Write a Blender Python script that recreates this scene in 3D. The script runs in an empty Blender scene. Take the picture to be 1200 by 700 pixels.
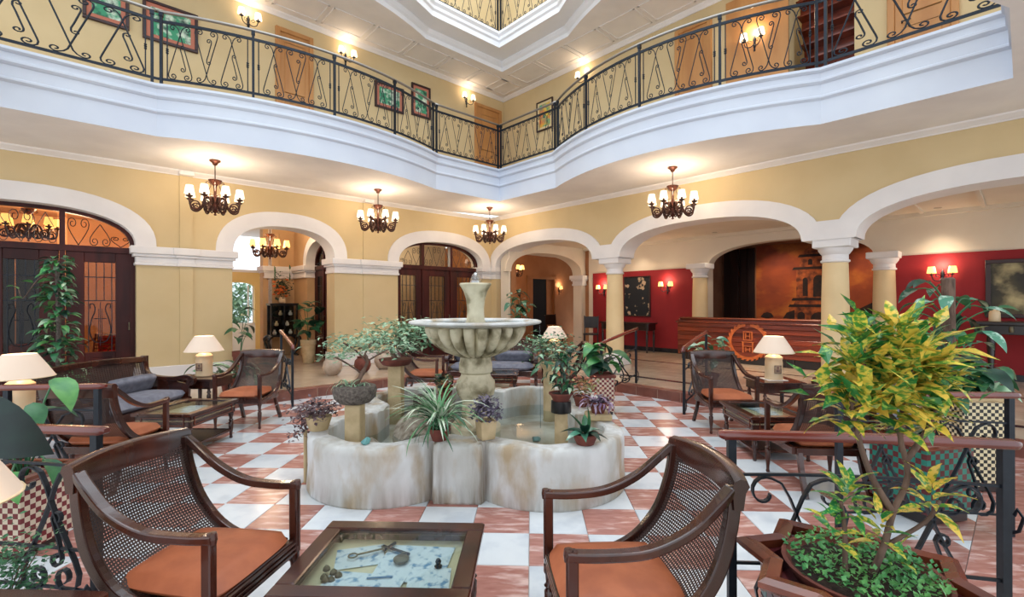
import bpy, bmesh, math, random
from mathutils import Vector, Matrix
random.seed(7)
PI = math.pi
S = bpy.context.scene
C = S.collection

# ---------------------------------------------------------------- camera, world, exposure
CAM_H = 1.5855
cam_data = bpy.data.cameras.new('camera')
cam = bpy.data.objects.new('camera', cam_data)
C.objects.link(cam)
cam_data.sensor_width = 36.0
cam_data.lens = 36.0 * 554.81 / 1200.0
cam_data.shift_y = 4.17 / 1200.0
cam_data.clip_start = 0.05
cam_data.clip_end = 200
cam.matrix_world = (Matrix.Translation((0, 0, CAM_H)) @ Matrix.Rotation(0.0397755, 4, 'Z')
                    @ Matrix.Rotation(PI / 2, 4, 'X') @ Matrix.Rotation(-0.0025652, 4, 'Z'))
S.camera = cam

world = bpy.data.worlds.new('world')
S.world = world
world.use_nodes = True
bg = world.node_tree.nodes['Background']
bg.inputs[0].default_value = (0.86, 0.93, 1.0, 1)
bg.inputs[1].default_value = 1.5

S.view_settings.view_transform = 'Standard'
S.view_settings.look = 'None'
S.view_settings.gamma = 1.0
S.view_settings.use_curve_mapping = False
S.view_settings.exposure = 0.36

# daylight falling through the glazed roof above the open court
sk = bpy.data.lights.new('skylight', 'AREA')
sk.shape = 'RECTANGLE'; sk.size = 8.0; sk.size_y = 8.0
sk.energy = 360; sk.color = (0.86, 0.94, 1.0)
sko = bpy.data.objects.new('skylight', sk); C.objects.link(sko)
sko.location = (-0.73, 5.35, 12.5); sko.rotation_euler = (0, 0, PI / 4)

# ---------------------------------------------------------------- helpers
R2 = math.sqrt(2.0)
def W(p, q, z=0.0):
    """wall frame (p along the left wall, q along the right wall) -> world"""
    return Vector(((p - q) / R2, (p + q) / R2, z))
PR, QL = 8.885, 10.495            # planes of the right and left walls
PC, QC = 3.27, 4.30               # centre of the court
ZF = 0.15                         # raised floor around the sunken court
ZS = 4.0                          # underside of the gallery
A45 = PI / 4

class MB:
    def __init__(s): s.v = []; s.f = []; s.M = Matrix.Identity(4)
    def add(s, vs, fs):
        o = len(s.v)
        s.v += [tuple(s.M @ Vector(v)) for v in vs]
        s.f += [tuple(i + o for i in f) for f in fs]
        return s
    def box(s, x0, x1, y0, y1, z0, z1, T=None):
        vs = [(x, y, z) for z in (z0, z1) for y in (y0, y1) for x in (x0, x1)]
        if T: vs = [T(*v) for v in vs]
        return s.add(vs, [(0, 2, 3, 1), (4, 5, 7, 6), (0, 1, 5, 4), (2, 6, 7, 3), (0, 4, 6, 2), (1, 3, 7, 5)])
    def cbox(s, c, d, rz=0.0):
        m = Matrix.Translation(c) @ Matrix.Rotation(rz, 4, 'Z')
        a, b, e = d[0] / 2, d[1] / 2, d[2] / 2
        return s.box(-a, a, -b, b, -e, e, lambda x, y, z: tuple(m @ Vector((x, y, z))))
    def bbox(s, x0, x1, y0, y1, z0, z1, b=0.01, T=None):
        """box with chamfered vertical and horizontal edges"""
        def ring(z, i):
            return [(x0 + i + b, y0 + i, z), (x1 - i - b, y0 + i, z), (x1 - i, y0 + i + b, z), (x1 - i, y1 - i - b, z),
                    (x1 - i - b, y1 - i, z), (x0 + i + b, y1 - i, z), (x0 + i, y1 - i - b, z), (x0 + i, y0 + i + b, z)]
        vs = ring(z0, b) + ring(z0 + b, 0) + ring(z1 - b, 0) + ring(z1, b)
        if T: vs = [T(*v) for v in vs]
        fs = [tuple(range(7, -1, -1)), tuple(range(24, 32))]
        for r in range(3):
            for i in range(8):
                j = (i + 1) % 8
                fs.append((r * 8 + i, r * 8 + j, r * 8 + 8 + j, r * 8 + 8 + i))
        return s.add(vs, fs)
    def prism(s, poly, z0, z1, T=None):
        n = len(poly)
        vs = [(x, y, z0) for x, y in poly] + [(x, y, z1) for x, y in poly]
        if T: vs = [T(*v) for v in vs]
        fs = [tuple(range(n - 1, -1, -1)), tuple(range(n, 2 * n))]
        fs += [(i, (i + 1) % n, n + (i + 1) % n, n + i) for i in range(n)]
        return s.add(vs, fs)
    def lathe(s, prof, n=24, c=(0, 0, 0), flute=None, cap=True):
        vs = []; fs = []
        for r, z in prof:
            for i in range(n):
                a = 2 * PI * i / n
                rr = r * (flute(a, z) if flute else 1)
                vs.append((c[0] + rr * math.cos(a), c[1] + rr * math.sin(a), c[2] + z))
        for k in range(len(prof) - 1):
            for i in range(n):
                j = (i + 1) % n
                fs.append((k * n + i, k * n + j, k * n + n + j, k * n + n + i))
        if cap:
            fs.append(tuple(range(n - 1, -1, -1)))
            fs.append(tuple(range((len(prof) - 1) * n, len(prof) * n)))
        return s.add(vs, fs)
    def tube(s, path, r, n=6, closed=False, flat=None, up=None):
        """round tube, or with flat=(a,b) a bar of section a x b kept to 'up'"""
        P = [Vector(p) for p in path]; m = len(P)
        if m < 2: return s
        T = []
        for i in range(m):
            a = P[(i - 1) % m] if closed or i > 0 else P[i]
            b = P[(i + 1) % m] if closed or i < m - 1 else P[i]
            t = b - a
            T.append(t.normalized() if t.length > 1e-9 else Vector((0, 0, 1)))
        u0 = Vector(up) if up else (Vector((0, 0, 1)) if abs(T[0].z) < .9 else Vector((1, 0, 0)))
        nrm = (u0 - T[0] * u0.dot(T[0])).normalized()
        vs = []
        if flat:
            n = 4
        for i in range(m):
            if up:
                q = u0 - T[i] * u0.dot(T[i])
                nrm = q.normalized() if q.length > 1e-6 else nrm
            else:
                q = nrm - T[i] * nrm.dot(T[i])
                nrm = q.normalized() if q.length > 1e-6 else nrm
            bn = T[i].cross(nrm)
            if flat:
                a, b = flat[0] / 2, flat[1] / 2
                for da, db in ((-a, -b), (a, -b), (a, b), (-a, b)):
                    vs.append(P[i] + bn * da + nrm * db)
            else:
                rr = r[i] if isinstance(r, (list, tuple)) else r
                for k in range(n):
                    t = 2 * PI * k / n
                    vs.append(P[i] + (nrm * math.cos(t) + bn * math.sin(t)) * rr)
        fs = []
        L = m if closed else m - 1
        for i in range(L):
            j = (i + 1) % m
            for k in range(n):
                l = (k + 1) % n
                fs.append((i * n + k, i * n + l, j * n + l, j * n + k))
        if not closed:
            fs.append(tuple(range(n - 1, -1, -1))); fs.append(tuple(range((m - 1) * n, m * n)))
        return s.add(vs, fs)
    def mesh(s, name, m=None, smooth=False, bevel=0, sharp=.75):
        me = bpy.data.meshes.new(name)
        me.from_pydata(s.v, [], s.f); me.update()
        bm = bmesh.new(); bm.from_mesh(me)
        if bevel:
            es = [e for e in bm.edges if len(e.link_faces) == 2 and e.calc_face_angle(0) > .6]
            bmesh.ops.bevel(bm, geom=es, offset=bevel, segments=2, affect='EDGES', profile=.6)
        bmesh.ops.recalc_face_normals(bm, faces=bm.faces)
        bm.to_mesh(me); bm.free()
        if m: me.materials.append(m)
        if smooth:
            for p in me.polygons: p.use_smooth = True
            if smooth != 2:
                try: me.set_sharp_from_angle(angle=sharp)
                except Exception: pass
        return me
    def build(s, name, m=None, parent=None, smooth=False, bevel=0, loc=None, rz=0, sharp=.75):
        o = bpy.data.objects.new(name, s.mesh(name, m, smooth, bevel, sharp))
        C.objects.link(o)
        if parent: o.parent = parent
        if loc is not None: o.location = loc
        if rz: o.rotation_euler = (0, 0, rz)
        return o

def tag(o, label=None, cat=None, group=None, kind=None):
    if label: o['label'] = label
    if cat: o['category'] = cat
    if group: o['group'] = group
    if kind: o['kind'] = kind
    return o
def thing(name, label, cat, loc=(0, 0, 0), rz=0.0, group=None):
    o = bpy.data.objects.new(name, None); C.objects.link(o)
    o.empty_display_size = .1
    o.location = loc; o.rotation_euler = (0, 0, rz)
    return tag(o, label, cat, group)
def place(name, me, parent=None, loc=(0, 0, 0), rz=0.0, mtx=None, scale=None):
    o = bpy.data.objects.new(name, me); C.objects.link(o)
    if parent: o.parent = parent
    if mtx is not None: o.matrix_local = mtx
    else:
        o.location = loc; o.rotation_euler = (0, 0, rz)
        if scale: o.scale = scale
    return o
def dup(root, loc, rz=0.0, label=None, group=None):
    r = root.copy(); C.objects.link(r); r.location = loc; r.rotation_euler = (0, 0, rz)
    if label: r['label'] = label
    if group: r['group'] = group
    for ch in list(root.children):
        c = ch.copy(); C.objects.link(c); c.parent = r
        for g in list(ch.children):
            d = g.copy(); C.objects.link(d); d.parent = c
    return r
def point_light(name, loc, energy, color, radius=.1, parent=None):
    l = bpy.data.lights.new(name, 'POINT'); l.energy = energy; l.color = color; l.shadow_soft_size = radius
    o = bpy.data.objects.new(name, l); C.objects.link(o); o.location = loc
    if parent: o.parent = parent
    return o
def spot_light(name, loc, target, energy, color, ang=1.2, blend=.7, radius=.03, parent=None):
    l = bpy.data.lights.new(name, 'SPOT'); l.energy = energy; l.color = color; l.spot_size = ang; l.spot_blend = blend
    l.shadow_soft_size = radius
    o = bpy.data.objects.new(name, l); C.objects.link(o); o.location = loc
    d = Vector(target) - Vector(loc)
    o.rotation_euler = d.to_track_quat('-Z', 'Y').to_euler()
    if parent: o.parent = parent
    return o

def catmull(pts, k=6, closed=False):
    P = [Vector(p) for p in pts]; n = len(P); out = []
    rng = n if closed else n - 1
    for i in range(rng):
        if closed: a, b, c, d = P[i - 1], P[i], P[(i + 1) % n], P[(i + 2) % n]
        else: a, b, c, d = P[max(i - 1, 0)], P[i], P[i + 1], P[min(i + 2, n - 1)]
        for j in range(k):
            t = j / k
            out.append(.5 * ((2 * b) + (c - a) * t + (2 * a - 5 * b + 4 * c - d) * t * t + (3 * b - a - 3 * c + d) * t ** 3))
    if not closed: out.append(P[-1])
    return out
def spiral(cx, cz, r0, r1, a0, turns, n=14):
    """2-D spiral from radius r0 at angle a0 to r1"""
    return [(cx + (r0 + (r1 - r0) * i / n) * math.cos(a0 + turns * 2 * PI * i / n),
             cz + (r0 + (r1 - r0) * i / n) * math.sin(a0 + turns * 2 * PI * i / n)) for i in range(n + 1)]

# ---------------------------------------------------------------- materials
MATS = {}
def lin(c):
    return tuple((x / 12.92 if x <= .04045 else ((x + .055) / 1.055) ** 2.4) for x in (v / 255.0 for v in c))
def mat(name, c1, c2=None, scale=6.0, detail=4.0, rough=.5, metal=0.0, bump=0.0, bscale=40.0, stretch=None, coat=0.0,
        rnd=0.0, lo=.35, hi=.65, emit=None, estr=0.0, trans=0.0, spec=None, coord='Object', c3=None, s3=2.0, alpha=1.0,
        subs=0.0, ior=None, dist=0.0, rvar=0.0):
    if name in MATS: return MATS[name]
    m = bpy.data.materials.new(name); m.use_nodes = True
    nt = m.node_tree; N = nt.nodes; L = nt.links
    b = N['Principled BSDF']
    b.inputs['Roughness'].default_value = rough
    b.inputs['Metallic'].default_value = metal
    if spec is not None: b.inputs['Specular IOR Level'].default_value = spec
    if coat: b.inputs['Coat Weight'].default_value = coat; b.inputs['Coat Roughness'].default_value = .12
    if trans: b.inputs['Transmission Weight'].default_value = trans
    if ior: b.inputs['IOR'].default_value = ior
    if alpha < 1: b.inputs['Alpha'].default_value = alpha
    col = lin(c1) + (1,)
    b.inputs['Base Color'].default_value = col
    tc = N.new('ShaderNodeTexCoord'); mp = N.new('ShaderNodeMapping')
    L.new(tc.outputs[coord], mp.inputs[0])
    if stretch: mp.inputs['Scale'].default_value = stretch
    if rnd:
        oi = N.new('ShaderNodeObjectInfo')
        cx = N.new('ShaderNodeCombineXYZ'); mu = N.new('ShaderNodeMath'); mu.operation = 'MULTIPLY'; mu.inputs[1].default_value = 37.0
        L.new(oi.outputs['Random'], mu.inputs[0])
        for k in range(3): L.new(mu.outputs[0], cx.inputs[k])
        L.new(cx.outputs[0], mp.inputs['Location'])
    out = None
    if c2:
        no = N.new('ShaderNodeTexNoise'); no.inputs['Scale'].default_value = scale; no.inputs['Detail'].default_value = detail
        no.inputs['Distortion'].default_value = dist
        L.new(mp.outputs[0], no.inputs['Vector'])
        rp = N.new('ShaderNodeValToRGB')
        rp.color_ramp.elements[0].position = lo; rp.color_ramp.elements[0].color = col
        rp.color_ramp.elements[1].position = hi; rp.color_ramp.elements[1].color = lin(c2) + (1,)
        L.new(no.outputs['Fac'], rp.inputs[0])
        out = rp.outputs[0]
        if c3:
            n3 = N.new('ShaderNodeTexNoise'); n3.inputs['Scale'].default_value = s3; n3.inputs['Detail'].default_value = 5
            L.new(mp.outputs[0], n3.inputs['Vector'])
            r3 = N.new('ShaderNodeValToRGB'); r3.color_ramp.elements[0].position = .5; r3.color_ramp.elements[1].position = .68
            L.new(n3.outputs['Fac'], r3.inputs[0])
            mx = N.new('ShaderNodeMix'); mx.data_type = 'RGBA'
            L.new(r3.outputs[0], mx.inputs['Factor']); L.new(out, mx.inputs['A']); mx.inputs['B'].default_value = lin(c3) + (1,)
            out = mx.outputs['Result']
    if rnd:
        hs = N.new('ShaderNodeHueSaturation')
        ma = N.new('ShaderNodeMapRange'); ma.inputs['To Min'].default_value = 1 - rnd; ma.inputs['To Max'].default_value = 1 + rnd
        L.new(oi.outputs['Random'], ma.inputs['Value'])
        L.new(ma.outputs[0], hs.inputs['Value'])
        if out: L.new(out, hs.inputs['Color'])
        else: hs.inputs['Color'].default_value = col
        out = hs.outputs['Color']
    if out: L.new(out, b.inputs['Base Color'])
    if bump:
        nb = N.new('ShaderNodeTexNoise'); nb.inputs['Scale'].default_value = bscale; nb.inputs['Detail'].default_value = 4
        L.new(mp.outputs[0], nb.inputs['Vector'])
        bp = N.new('ShaderNodeBump'); bp.inputs['Strength'].default_value = bump; bp.inputs['Distance'].default_value = .02
        L.new(nb.outputs['Fac'], bp.inputs['Height']); L.new(bp.outputs[0], b.inputs['Normal'])
    if emit:
        b.inputs['Emission Color'].default_value = lin(emit) + (1,)
        b.inputs['Emission Strength'].default_value = estr
    if subs:
        b.inputs['Subsurface Weight'].default_value = subs
    MATS[name] = m
    return m

WHITE = mat('white_plaster', (236, 232, 230), (226, 222, 221), scale=1.5, rough=.75, bump=.03, bscale=80)
FASC = mat('gallery_plaster', (208, 215, 226), (200, 207, 220), scale=1.2, rough=.7, bump=.02, bscale=60)
YELLOW = mat('yellow_plaster', (212, 190, 147), (205, 182, 138), scale=1.2, rough=.8, bump=.04, bscale=90)
CREAM = mat('cream_plaster', (226, 214, 196), (218, 205, 186), scale=1.2, rough=.8, bump=.03)
RED = mat('red_plaster', (150, 26, 34), (136, 20, 30), scale=2, rough=.75, bump=.04)
ORANGE = mat('orange_plaster', (180, 126, 86), (170, 116, 76), scale=2, rough=.8)
TREDM = mat('red_marble', (186, 133, 121), (160, 106, 96), scale=7, detail=8, rough=.22, rnd=.14, stretch=(1, 3.5, 1), lo=.3, hi=.7, c3=(216, 184, 176), s3=5.0)
TWHITE = mat('white_marble', (224, 230, 234), (214, 221, 227), scale=4, detail=8, rough=.18, rnd=.05, c3=(200, 208, 216), s3=4.0)
BEIGE = mat('beige_marble', (196, 178, 156), (180, 160, 138), scale=3, detail=7, rough=.16, rnd=.06)
STEPR = mat('step_tile', (134, 84, 70), (116, 68, 56), scale=6, detail=6, rough=.35, rnd=.1)
GROUT = mat('grout', (176, 170, 166), rough=.9)
BLACKST = mat('black_marble', (30, 32, 38), (44, 44, 50), scale=5, rough=.2)
WOOD = mat('mahogany', (80, 39, 27), (38, 17, 13), scale=5, detail=6, rough=.2, stretch=(1, 1, .25), coat=.35, lo=.3, hi=.7)
WOODL = mat('mahogany_pale', (132, 66, 40), (88, 40, 26), scale=5, detail=6, rough=.26, stretch=(.3, 1, 1), coat=.4)  # paler mahogany for the counter top, table mouldings and planter rims
WOODK = mat('dark_wood', (38, 24, 22), (24, 16, 17), scale=6, rough=.3, stretch=(1, 1, .3), coat=.3)
DOORW = mat('door_wood', (78, 32, 28), (44, 18, 19), scale=4, rough=.4, stretch=(1, 1, .2), spec=.25)
DOORL = mat('door_pine', (196, 142, 84), (178, 122, 68), scale=4, rough=.5, stretch=(1, 1, .2))
DESKW = mat('desk_wood', (150, 66, 40), (82, 32, 24), scale=3.2, detail=6, rough=.25, stretch=(.25, 1, 2.5), coat=.3, lo=.3, hi=.7, rnd=.22)
INLAY = mat('inlay_wood', (224, 122, 60), (196, 96, 44), scale=12, rough=.35)
CANE = mat('cane', (62, 42, 36), (44, 30, 28), scale=20, rough=.6)
CANEG = mat('cane_grey', (108, 90, 82), (84, 68, 64), scale=18, rough=.65)
LEATH = mat('leather', (176, 98, 60), (158, 84, 50), scale=9, detail=6, rough=.55, bump=.12, bscale=14)
GREYF = mat('grey_fabric', (120, 122, 134), (98, 101, 114), scale=14, rough=.9, bump=.1, bscale=30)
IRON = mat('wrought_iron', (24, 32, 42), (32, 40, 50), scale=20, rough=.42, metal=.35)
IRONB = mat('gallery_iron', (12, 24, 36), (16, 30, 44), scale=12, rough=.4, metal=.3)
STEEL = mat('brushed_steel', (206, 202, 196), rough=.25, metal=.9)
BRONZE = mat('bronze', (58, 40, 38), (96, 58, 42), scale=16, rough=.4, metal=.6)
COPPER = mat('copper', (112, 64, 48), (78, 44, 38), scale=16, rough=.35, metal=.7)
STONE = None
TERRA = mat('terracotta', (124, 66, 52), (96, 48, 40), scale=10, rough=.8, bump=.1)
SAND = mat('sandstone', (208, 186, 146), (180, 158, 120), scale=7, detail=6, rough=.85, bump=.15, bscale=30)
MOSS = mat('moss_stone', (120, 112, 104), (78, 70, 64), scale=40, detail=6, rough=.95, bump=.8, bscale=60)
SOIL = mat('soil', (66, 50, 42), (44, 36, 32), scale=40, rough=1, bump=.5)
CERAM = mat('lamp_ceramic', (226, 204, 168), (212, 186, 148), scale=4, rough=.35)
PRINT = mat('lamp_print', (96, 70, 66), (150, 120, 104), scale=60, rough=.5)
TEAL = mat('teal_tile', (30, 116, 104), (22, 96, 90), scale=8, rough=.25, rnd=.1)
MAROON = mat('maroon_tile', (98, 36, 40), (80, 28, 34), scale=8, rough=.3)
BLACKT = mat('black_tile', (28, 28, 30), rough=.3)
CREAMT = mat('cream_tile', (222, 208, 170), rough=.3)
BARK = mat('bark', (120, 96, 82), (84, 66, 56), scale=24, rough=.9, bump=.5, stretch=(1, 1, .3))
PAPER = mat('paper', (220, 228, 232), (96, 142, 178), scale=22, detail=3, rough=.6, lo=.52, hi=.66)
BRASS = mat('old_brass', (128, 118, 92), (84, 78, 62), scale=12, rough=.4, metal=.6)
REDF = mat('red_fabric', (176, 30, 34), (150, 22, 28), scale=8, rough=.85)
DARK = mat('dark_opening', (20, 26, 36), rough=.9)
POOL = mat('basin_floor', (236, 230, 218), (206, 196, 178), scale=2.2, detail=6, rough=.5, c3=(140, 120, 88), s3=1.1)
def checkmat(name, a, b, scale, rz=PI / 4, rough=.3):
    m = bpy.data.materials.new(name); m.use_nodes = True
    N = m.node_tree.nodes; L = m.node_tree.links; bs = N['Principled BSDF']; bs.inputs['Roughness'].default_value = rough
    tc = N.new('ShaderNodeTexCoord'); mp = N.new('ShaderNodeMapping'); ck = N.new('ShaderNodeTexChecker')
    mp.inputs['Rotation'].default_value = (0, 0, rz); mp.inputs['Location'].default_value = (.013, .013, .007)
    ck.inputs['Scale'].default_value = scale; ck.inputs['Color1'].default_value = lin(a) + (1,); ck.inputs['Color2'].default_value = lin(b) + (1,)
    L.new(tc.outputs['Object'], mp.inputs[0]); L.new(mp.outputs[0], ck.inputs['Vector']); L.new(ck.outputs['Color'], bs.inputs['Base Color'])
    return m
CK_TEAL = checkmat('teal_maroon_checks', (36, 128, 112), (98, 36, 40), 25)
CK_BW = checkmat('black_cream_checks', (26, 26, 28), (222, 208, 170), 36)
CK_RW = checkmat('maroon_cream_checks', (116, 34, 42), (214, 200, 178), 30)
def leafmat(name, a, b, scale=9, lo=.4, hi=.6, rough=.42, rnd=.18, c3=None):
    m = mat(name, a, b, scale=scale, detail=3, rough=rough, rnd=rnd, lo=lo, hi=hi, c3=c3, s3=14)
    m.node_tree.nodes['Principled BSDF'].inputs['Subsurface Weight'].default_value = 0
    return m
LGREEN = leafmat('leaf_green', (58, 116, 72), (34, 88, 58))
LDARK = leafmat('leaf_dark', (24, 66, 48), (16, 50, 40))
LBRIGHT = leafmat('leaf_bright', (104, 168, 92), (58, 132, 74))
LPALE = leafmat('leaf_pale', (168, 196, 162), (112, 156, 122))
LPURPLE = leafmat('leaf_purple', (112, 104, 122), (74, 62, 82))
LPLUM = leafmat('leaf_plum', (122, 92, 96), (78, 58, 64))
LGREYV = leafmat('leaf_violet', (190, 168, 190), (118, 86, 122))
LCROT = leafmat('leaf_croton', (84, 150, 62), (226, 206, 84), scale=46, lo=.44, hi=.56, rough=.35)
LCROTY = leafmat('leaf_croton_yellow', (110, 150, 50), (240, 204, 84), scale=40, lo=.40, hi=.52, rough=.35)
LCROTG = leafmat('leaf_croton_green', (44, 130, 66), (164, 204, 90), scale=50, lo=.54, hi=.64, rough=.32)
LSTRIPE = leafmat('leaf_spider', (206, 218, 196), (92, 150, 98), scale=3, lo=.45, hi=.55)
LRED = leafmat('leaf_red', (176, 96, 74), (126, 132, 76))
LPEP = leafmat('leaf_silver', (70, 128, 104), (180, 206, 190), scale=10, lo=.5, hi=.6)

def glassmat(name, tint=(240, 246, 246), rough=.02, alpha=.25):
    m = bpy.data.materials.new(name); m.use_nodes = True
    nt = m.node_tree; N = nt.nodes; L = nt.links
    N.remove(N['Principled BSDF'])
    o = N['Material Output']
    gl = N.new('ShaderNodeBsdfGlossy'); gl.inputs['Roughness'].default_value = rough
    tr = N.new('ShaderNodeBsdfTransparent'); tr.inputs[0].default_value = lin(tint) + (1,)
    fr = N.new('ShaderNodeLayerWeight'); fr.inputs['Blend'].default_value = .5
    pw = N.new('ShaderNodeMath'); pw.operation = 'POWER'; pw.inputs[1].default_value = 4.0
    L.new(fr.outputs['Facing'], pw.inputs[0])
    pm = N.new('ShaderNodeMath'); pm.operation = 'MULTIPLY'; pm.inputs[1].default_value = .55
    L.new(pw.outputs[0], pm.inputs[0])
    ad = N.new('ShaderNodeMath'); ad.operation = 'ADD'; ad.inputs[1].default_value = alpha; ad.use_clamp = True
    mx = N.new('ShaderNodeMixShader')
    L.new(pm.outputs[0], ad.inputs[0]); L.new(ad.outputs[0], mx.inputs[0])
    L.new(tr.outputs[0], mx.inputs[1]); L.new(gl.outputs[0], mx.inputs[2]); L.new(mx.outputs[0], o.inputs[0])
    return m
GLASS = glassmat('glass', alpha=.03)
DGLASS = glassmat('door_glass', tint=(206, 198, 188), alpha=.02)
WATER = glassmat('water', tint=(226, 236, 238), rough=.04, alpha=.05)
def shademat(name, col, estr):
    m = mat(name, col, rough=.8, emit=col, estr=estr)
    return m
SHADE = shademat('lit_shade', (255, 240, 218), .8)
SHADEY = shademat('lit_shade_amber', (255, 206, 120), 1.5)
SHADEL = shademat('table_lamp_shade', (226, 204, 184), .10)
STONE = mat('fountain_stone', (222, 224, 224), (186, 186, 180), scale=3.0, detail=8, rough=.75, bump=.25, bscale=18, c3=(176, 156, 126), s3=4.2, stretch=(1, 1, .45))
STONEB = mat('bowl_stone', (220, 211, 184), (186, 174, 142), scale=5, detail=8, rough=.7, bump=.2, bscale=22, c3=(112, 102, 74), s3=5.0)

# ================================================================= FLOORS
def clip(poly, f):
    """keep the part of a convex polygon where f(pt) >= 0 (f affine)"""
    out = []
    for i in range(len(poly)):
        a, b = poly[i], poly[(i + 1) % len(poly)]
        fa, fb = f(a), f(b)
        if fa >= 0: out.append(a)
        if (fa < 0) != (fb < 0):
            t = fa / (fa - fb); out.append((a[0] + (b[0] - a[0]) * t, a[1] + (b[1] - a[1]) * t))
    return out
P0, P1, Q0, Q1 = -0.46, 7.0, 0.24, 8.08          # sunken court in the wall frame
fp = lambda a: (a[0] + a[1]) / R2
fq = lambda a: (a[1] - a[0]) / R2
sub = MB()
sub.prism([tuple(W(p, q)[:2]) for p, q in ((P0 - .5, Q0 - .5), (P1 + .01, Q0 - .5), (P1 + .01, Q1 + .01), (P0 - .5, Q1 + .01))], -.25, -.008)
floor = tag(sub.build('floor', GROUT), 'sunken court floor of red and white marble squares', 'floor', kind='structure')
TS = .4
full = []; cut = []
tile_me = {}
for c, m_ in ((0, TREDM), (1, TWHITE)):
    tile_me[c] = MB().bbox(-TS / 2 + .002, TS / 2 - .002, -TS / 2 + .002, TS / 2 - .002, -.02, 0, .0025).mesh('tile', m_)
cands = []
for i in range(-24, 16):
    for j in range(-24, 8):
        x0 = 1.5846 + TS * i; y0 = 7.6476 + TS * j
        poly = [(x0, y0), (x0 + TS, y0), (x0 + TS, y0 + TS), (x0, y0 + TS)]
        a = poly
        for f in (lambda t: fp(t) - P0, lambda t: P1 - fp(t), lambda t: fq(t) - Q0, lambda t: Q1 - fq(t)):
            a = clip(a, f)
            if len(a) < 3: break
        if len(a) < 3: continue
        cx = x0 + TS / 2; cy = y0 + TS / 2
        vis = cy > 1.4 and abs(cx) < cy * 1.15 + .3
        hid = math.hypot(cx + .58, cy - 4.95) < .95
        cands.append((0 if (vis and not hid) else 1, math.hypot(cx, cy), (i + j) % 2, cx, cy, a, poly))
cands.sort(key=lambda t: (t[0], t[1]))
far = {0: MB(), 1: MB()}
for k, (inv, d, col, cx, cy, a, poly) in enumerate(cands):
    whole = len(a) == 4 and all(abs(u[0] - w[0]) + abs(u[1] - w[1]) < 1e-6 for u, w in zip(a, poly))
    if k < 296:
        if whole: place('tile', tile_me[col], floor, (cx, cy, 0), rz=random.choice((0, PI)))
        else:
            loc = [(u[0] - cx, u[1] - cy) for u in a]
            MB().prism(loc, -.02, 0).build('tile', TREDM if col == 0 else TWHITE, floor, loc=(cx, cy, 0))
    else:
        far[col].prism(a, -.02, 0)
for col in (0, 1):
    if far[col].f: tag(far[col].build('tile', TREDM if col == 0 else TWHITE, floor), kind='stuff')
# red border along the near edge of the court
for k in range(18):
    s0 = P0 + .42 * k
    if s0 > P1: break
    bt = MB(); bt.prism([tuple(W(p, q)[:2]) for p, q in ((s0 + .002, Q0 - .40), (min(s0 + .418, P1), Q0 - .40), (min(s0 + .418, P1), Q0 - .004), (s0 + .002, Q0 - .004))], -.02, .001)
    bt.build('border_tile', TREDM, floor)

# raised floor around the court
def ring_floor(name, mat_, z0, z1, quads, label):
    o = None
    mb = MB()
    for (a, b, c, d) in quads:
        mb.prism([tuple(W(p, q)[:2]) for p, q in ((a, c), (b, c), (b, d), (a, d))], z0, z1)
    return tag(mb.build(name, mat_), label, 'floor', kind='structure')
raised = ring_floor('floor', BEIGE, -.25, ZF - .012, [(-6, P1, Q1, 17.5), (P1, 15.2, -6, 17.5)], 'raised beige marble floor around the court')
low = ring_floor('floor', BEIGE, -.25, -.004, [(-6, P1, -6, Q0 - .4), (-6, P0 - .5, Q0 - .4, Q1)], 'pale marble floor at the near side of the court')
# beige slabs and black bands of the raised floor (slabs about 0.6 m)
sl = MB().bbox(-.299, .299, -.299, .299, -.012, 0, .002).mesh('slab', BEIGE)
n = 0
def slab_ok(p, q):
    u = W(p, q)
    return u.y > 3 and abs(u.x) < u.y * 1.12
for i in range(14):
    for j in range(26):
        p, q = P1 + .2 + .3 + .6 * i, -1.2 + .6 * j
        if p > 15 or q > 17 or not slab_ok(p, q) or n > 290: continue
        if abs(p - (P1 + 1.1)) < .01: continue
        if q > Q1 + 4.4 and p > 12.6: continue
        place('slab', sl, raised, W(p, q, ZF), rz=A45); n += 1
for i in range(20):
    for j in range(10):
        p, q = P1 - .1 - .6 * i, Q1 + .2 + .3 + .6 * j
        if n > 298 or not slab_ok(p, q): continue
        place('slab', sl, raised, W(p, q, ZF), rz=A45); n += 1
rest = MB()
rest.prism([tuple(W(p, q)[:2]) for p, q in ((-6, Q1), (P1, Q1), (P1, 17.4), (-6, 17.4))], ZF - .013, ZF - .003)
rest.prism([tuple(W(p, q)[:2]) for p, q in ((P1, -6), (15.2, -6), (15.2, 17.4), (P1, 17.4))], ZF - .013, ZF - .003)
rest.build('slab_bed', BEIGE, raised)
for (a, b, c, d) in ((P1 + .86, P1 + .98, -3, 14), (P1 + 3.2, P1 + 3.28, -3, 9.6)):
    MB().prism([tuple(W(p, q)[:2]) for p, q in ((a, c), (b, c), (b, d), (a, d))], ZF - .01, ZF + .002).build('black_band', BLACKST, raised)
# step of red tiles between court and raised floor, tile by tile
step = tag(bpy.data.objects.new('trim_1', None), 'low red tiled step up to the raised floor', 'step', kind='structure')
C.objects.link(step)
k = 0
q = Q1
while q > -.5:
    MB().bbox(0, .2, -.398, 0, -.01, ZF + .004, .006, lambda x, y, z: W(P1 + x - .005, q + y, z)).build('step_tile', STEPR, step); q -= .4
p = P1
while p > -1.2:
    MB().bbox(-.398, 0, 0, .2, -.01, ZF + .004, .006, lambda x, y, z: W(p + x, Q1 + y - .005, z)).build('step_tile', STEPR, step); p -= .4

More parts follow.
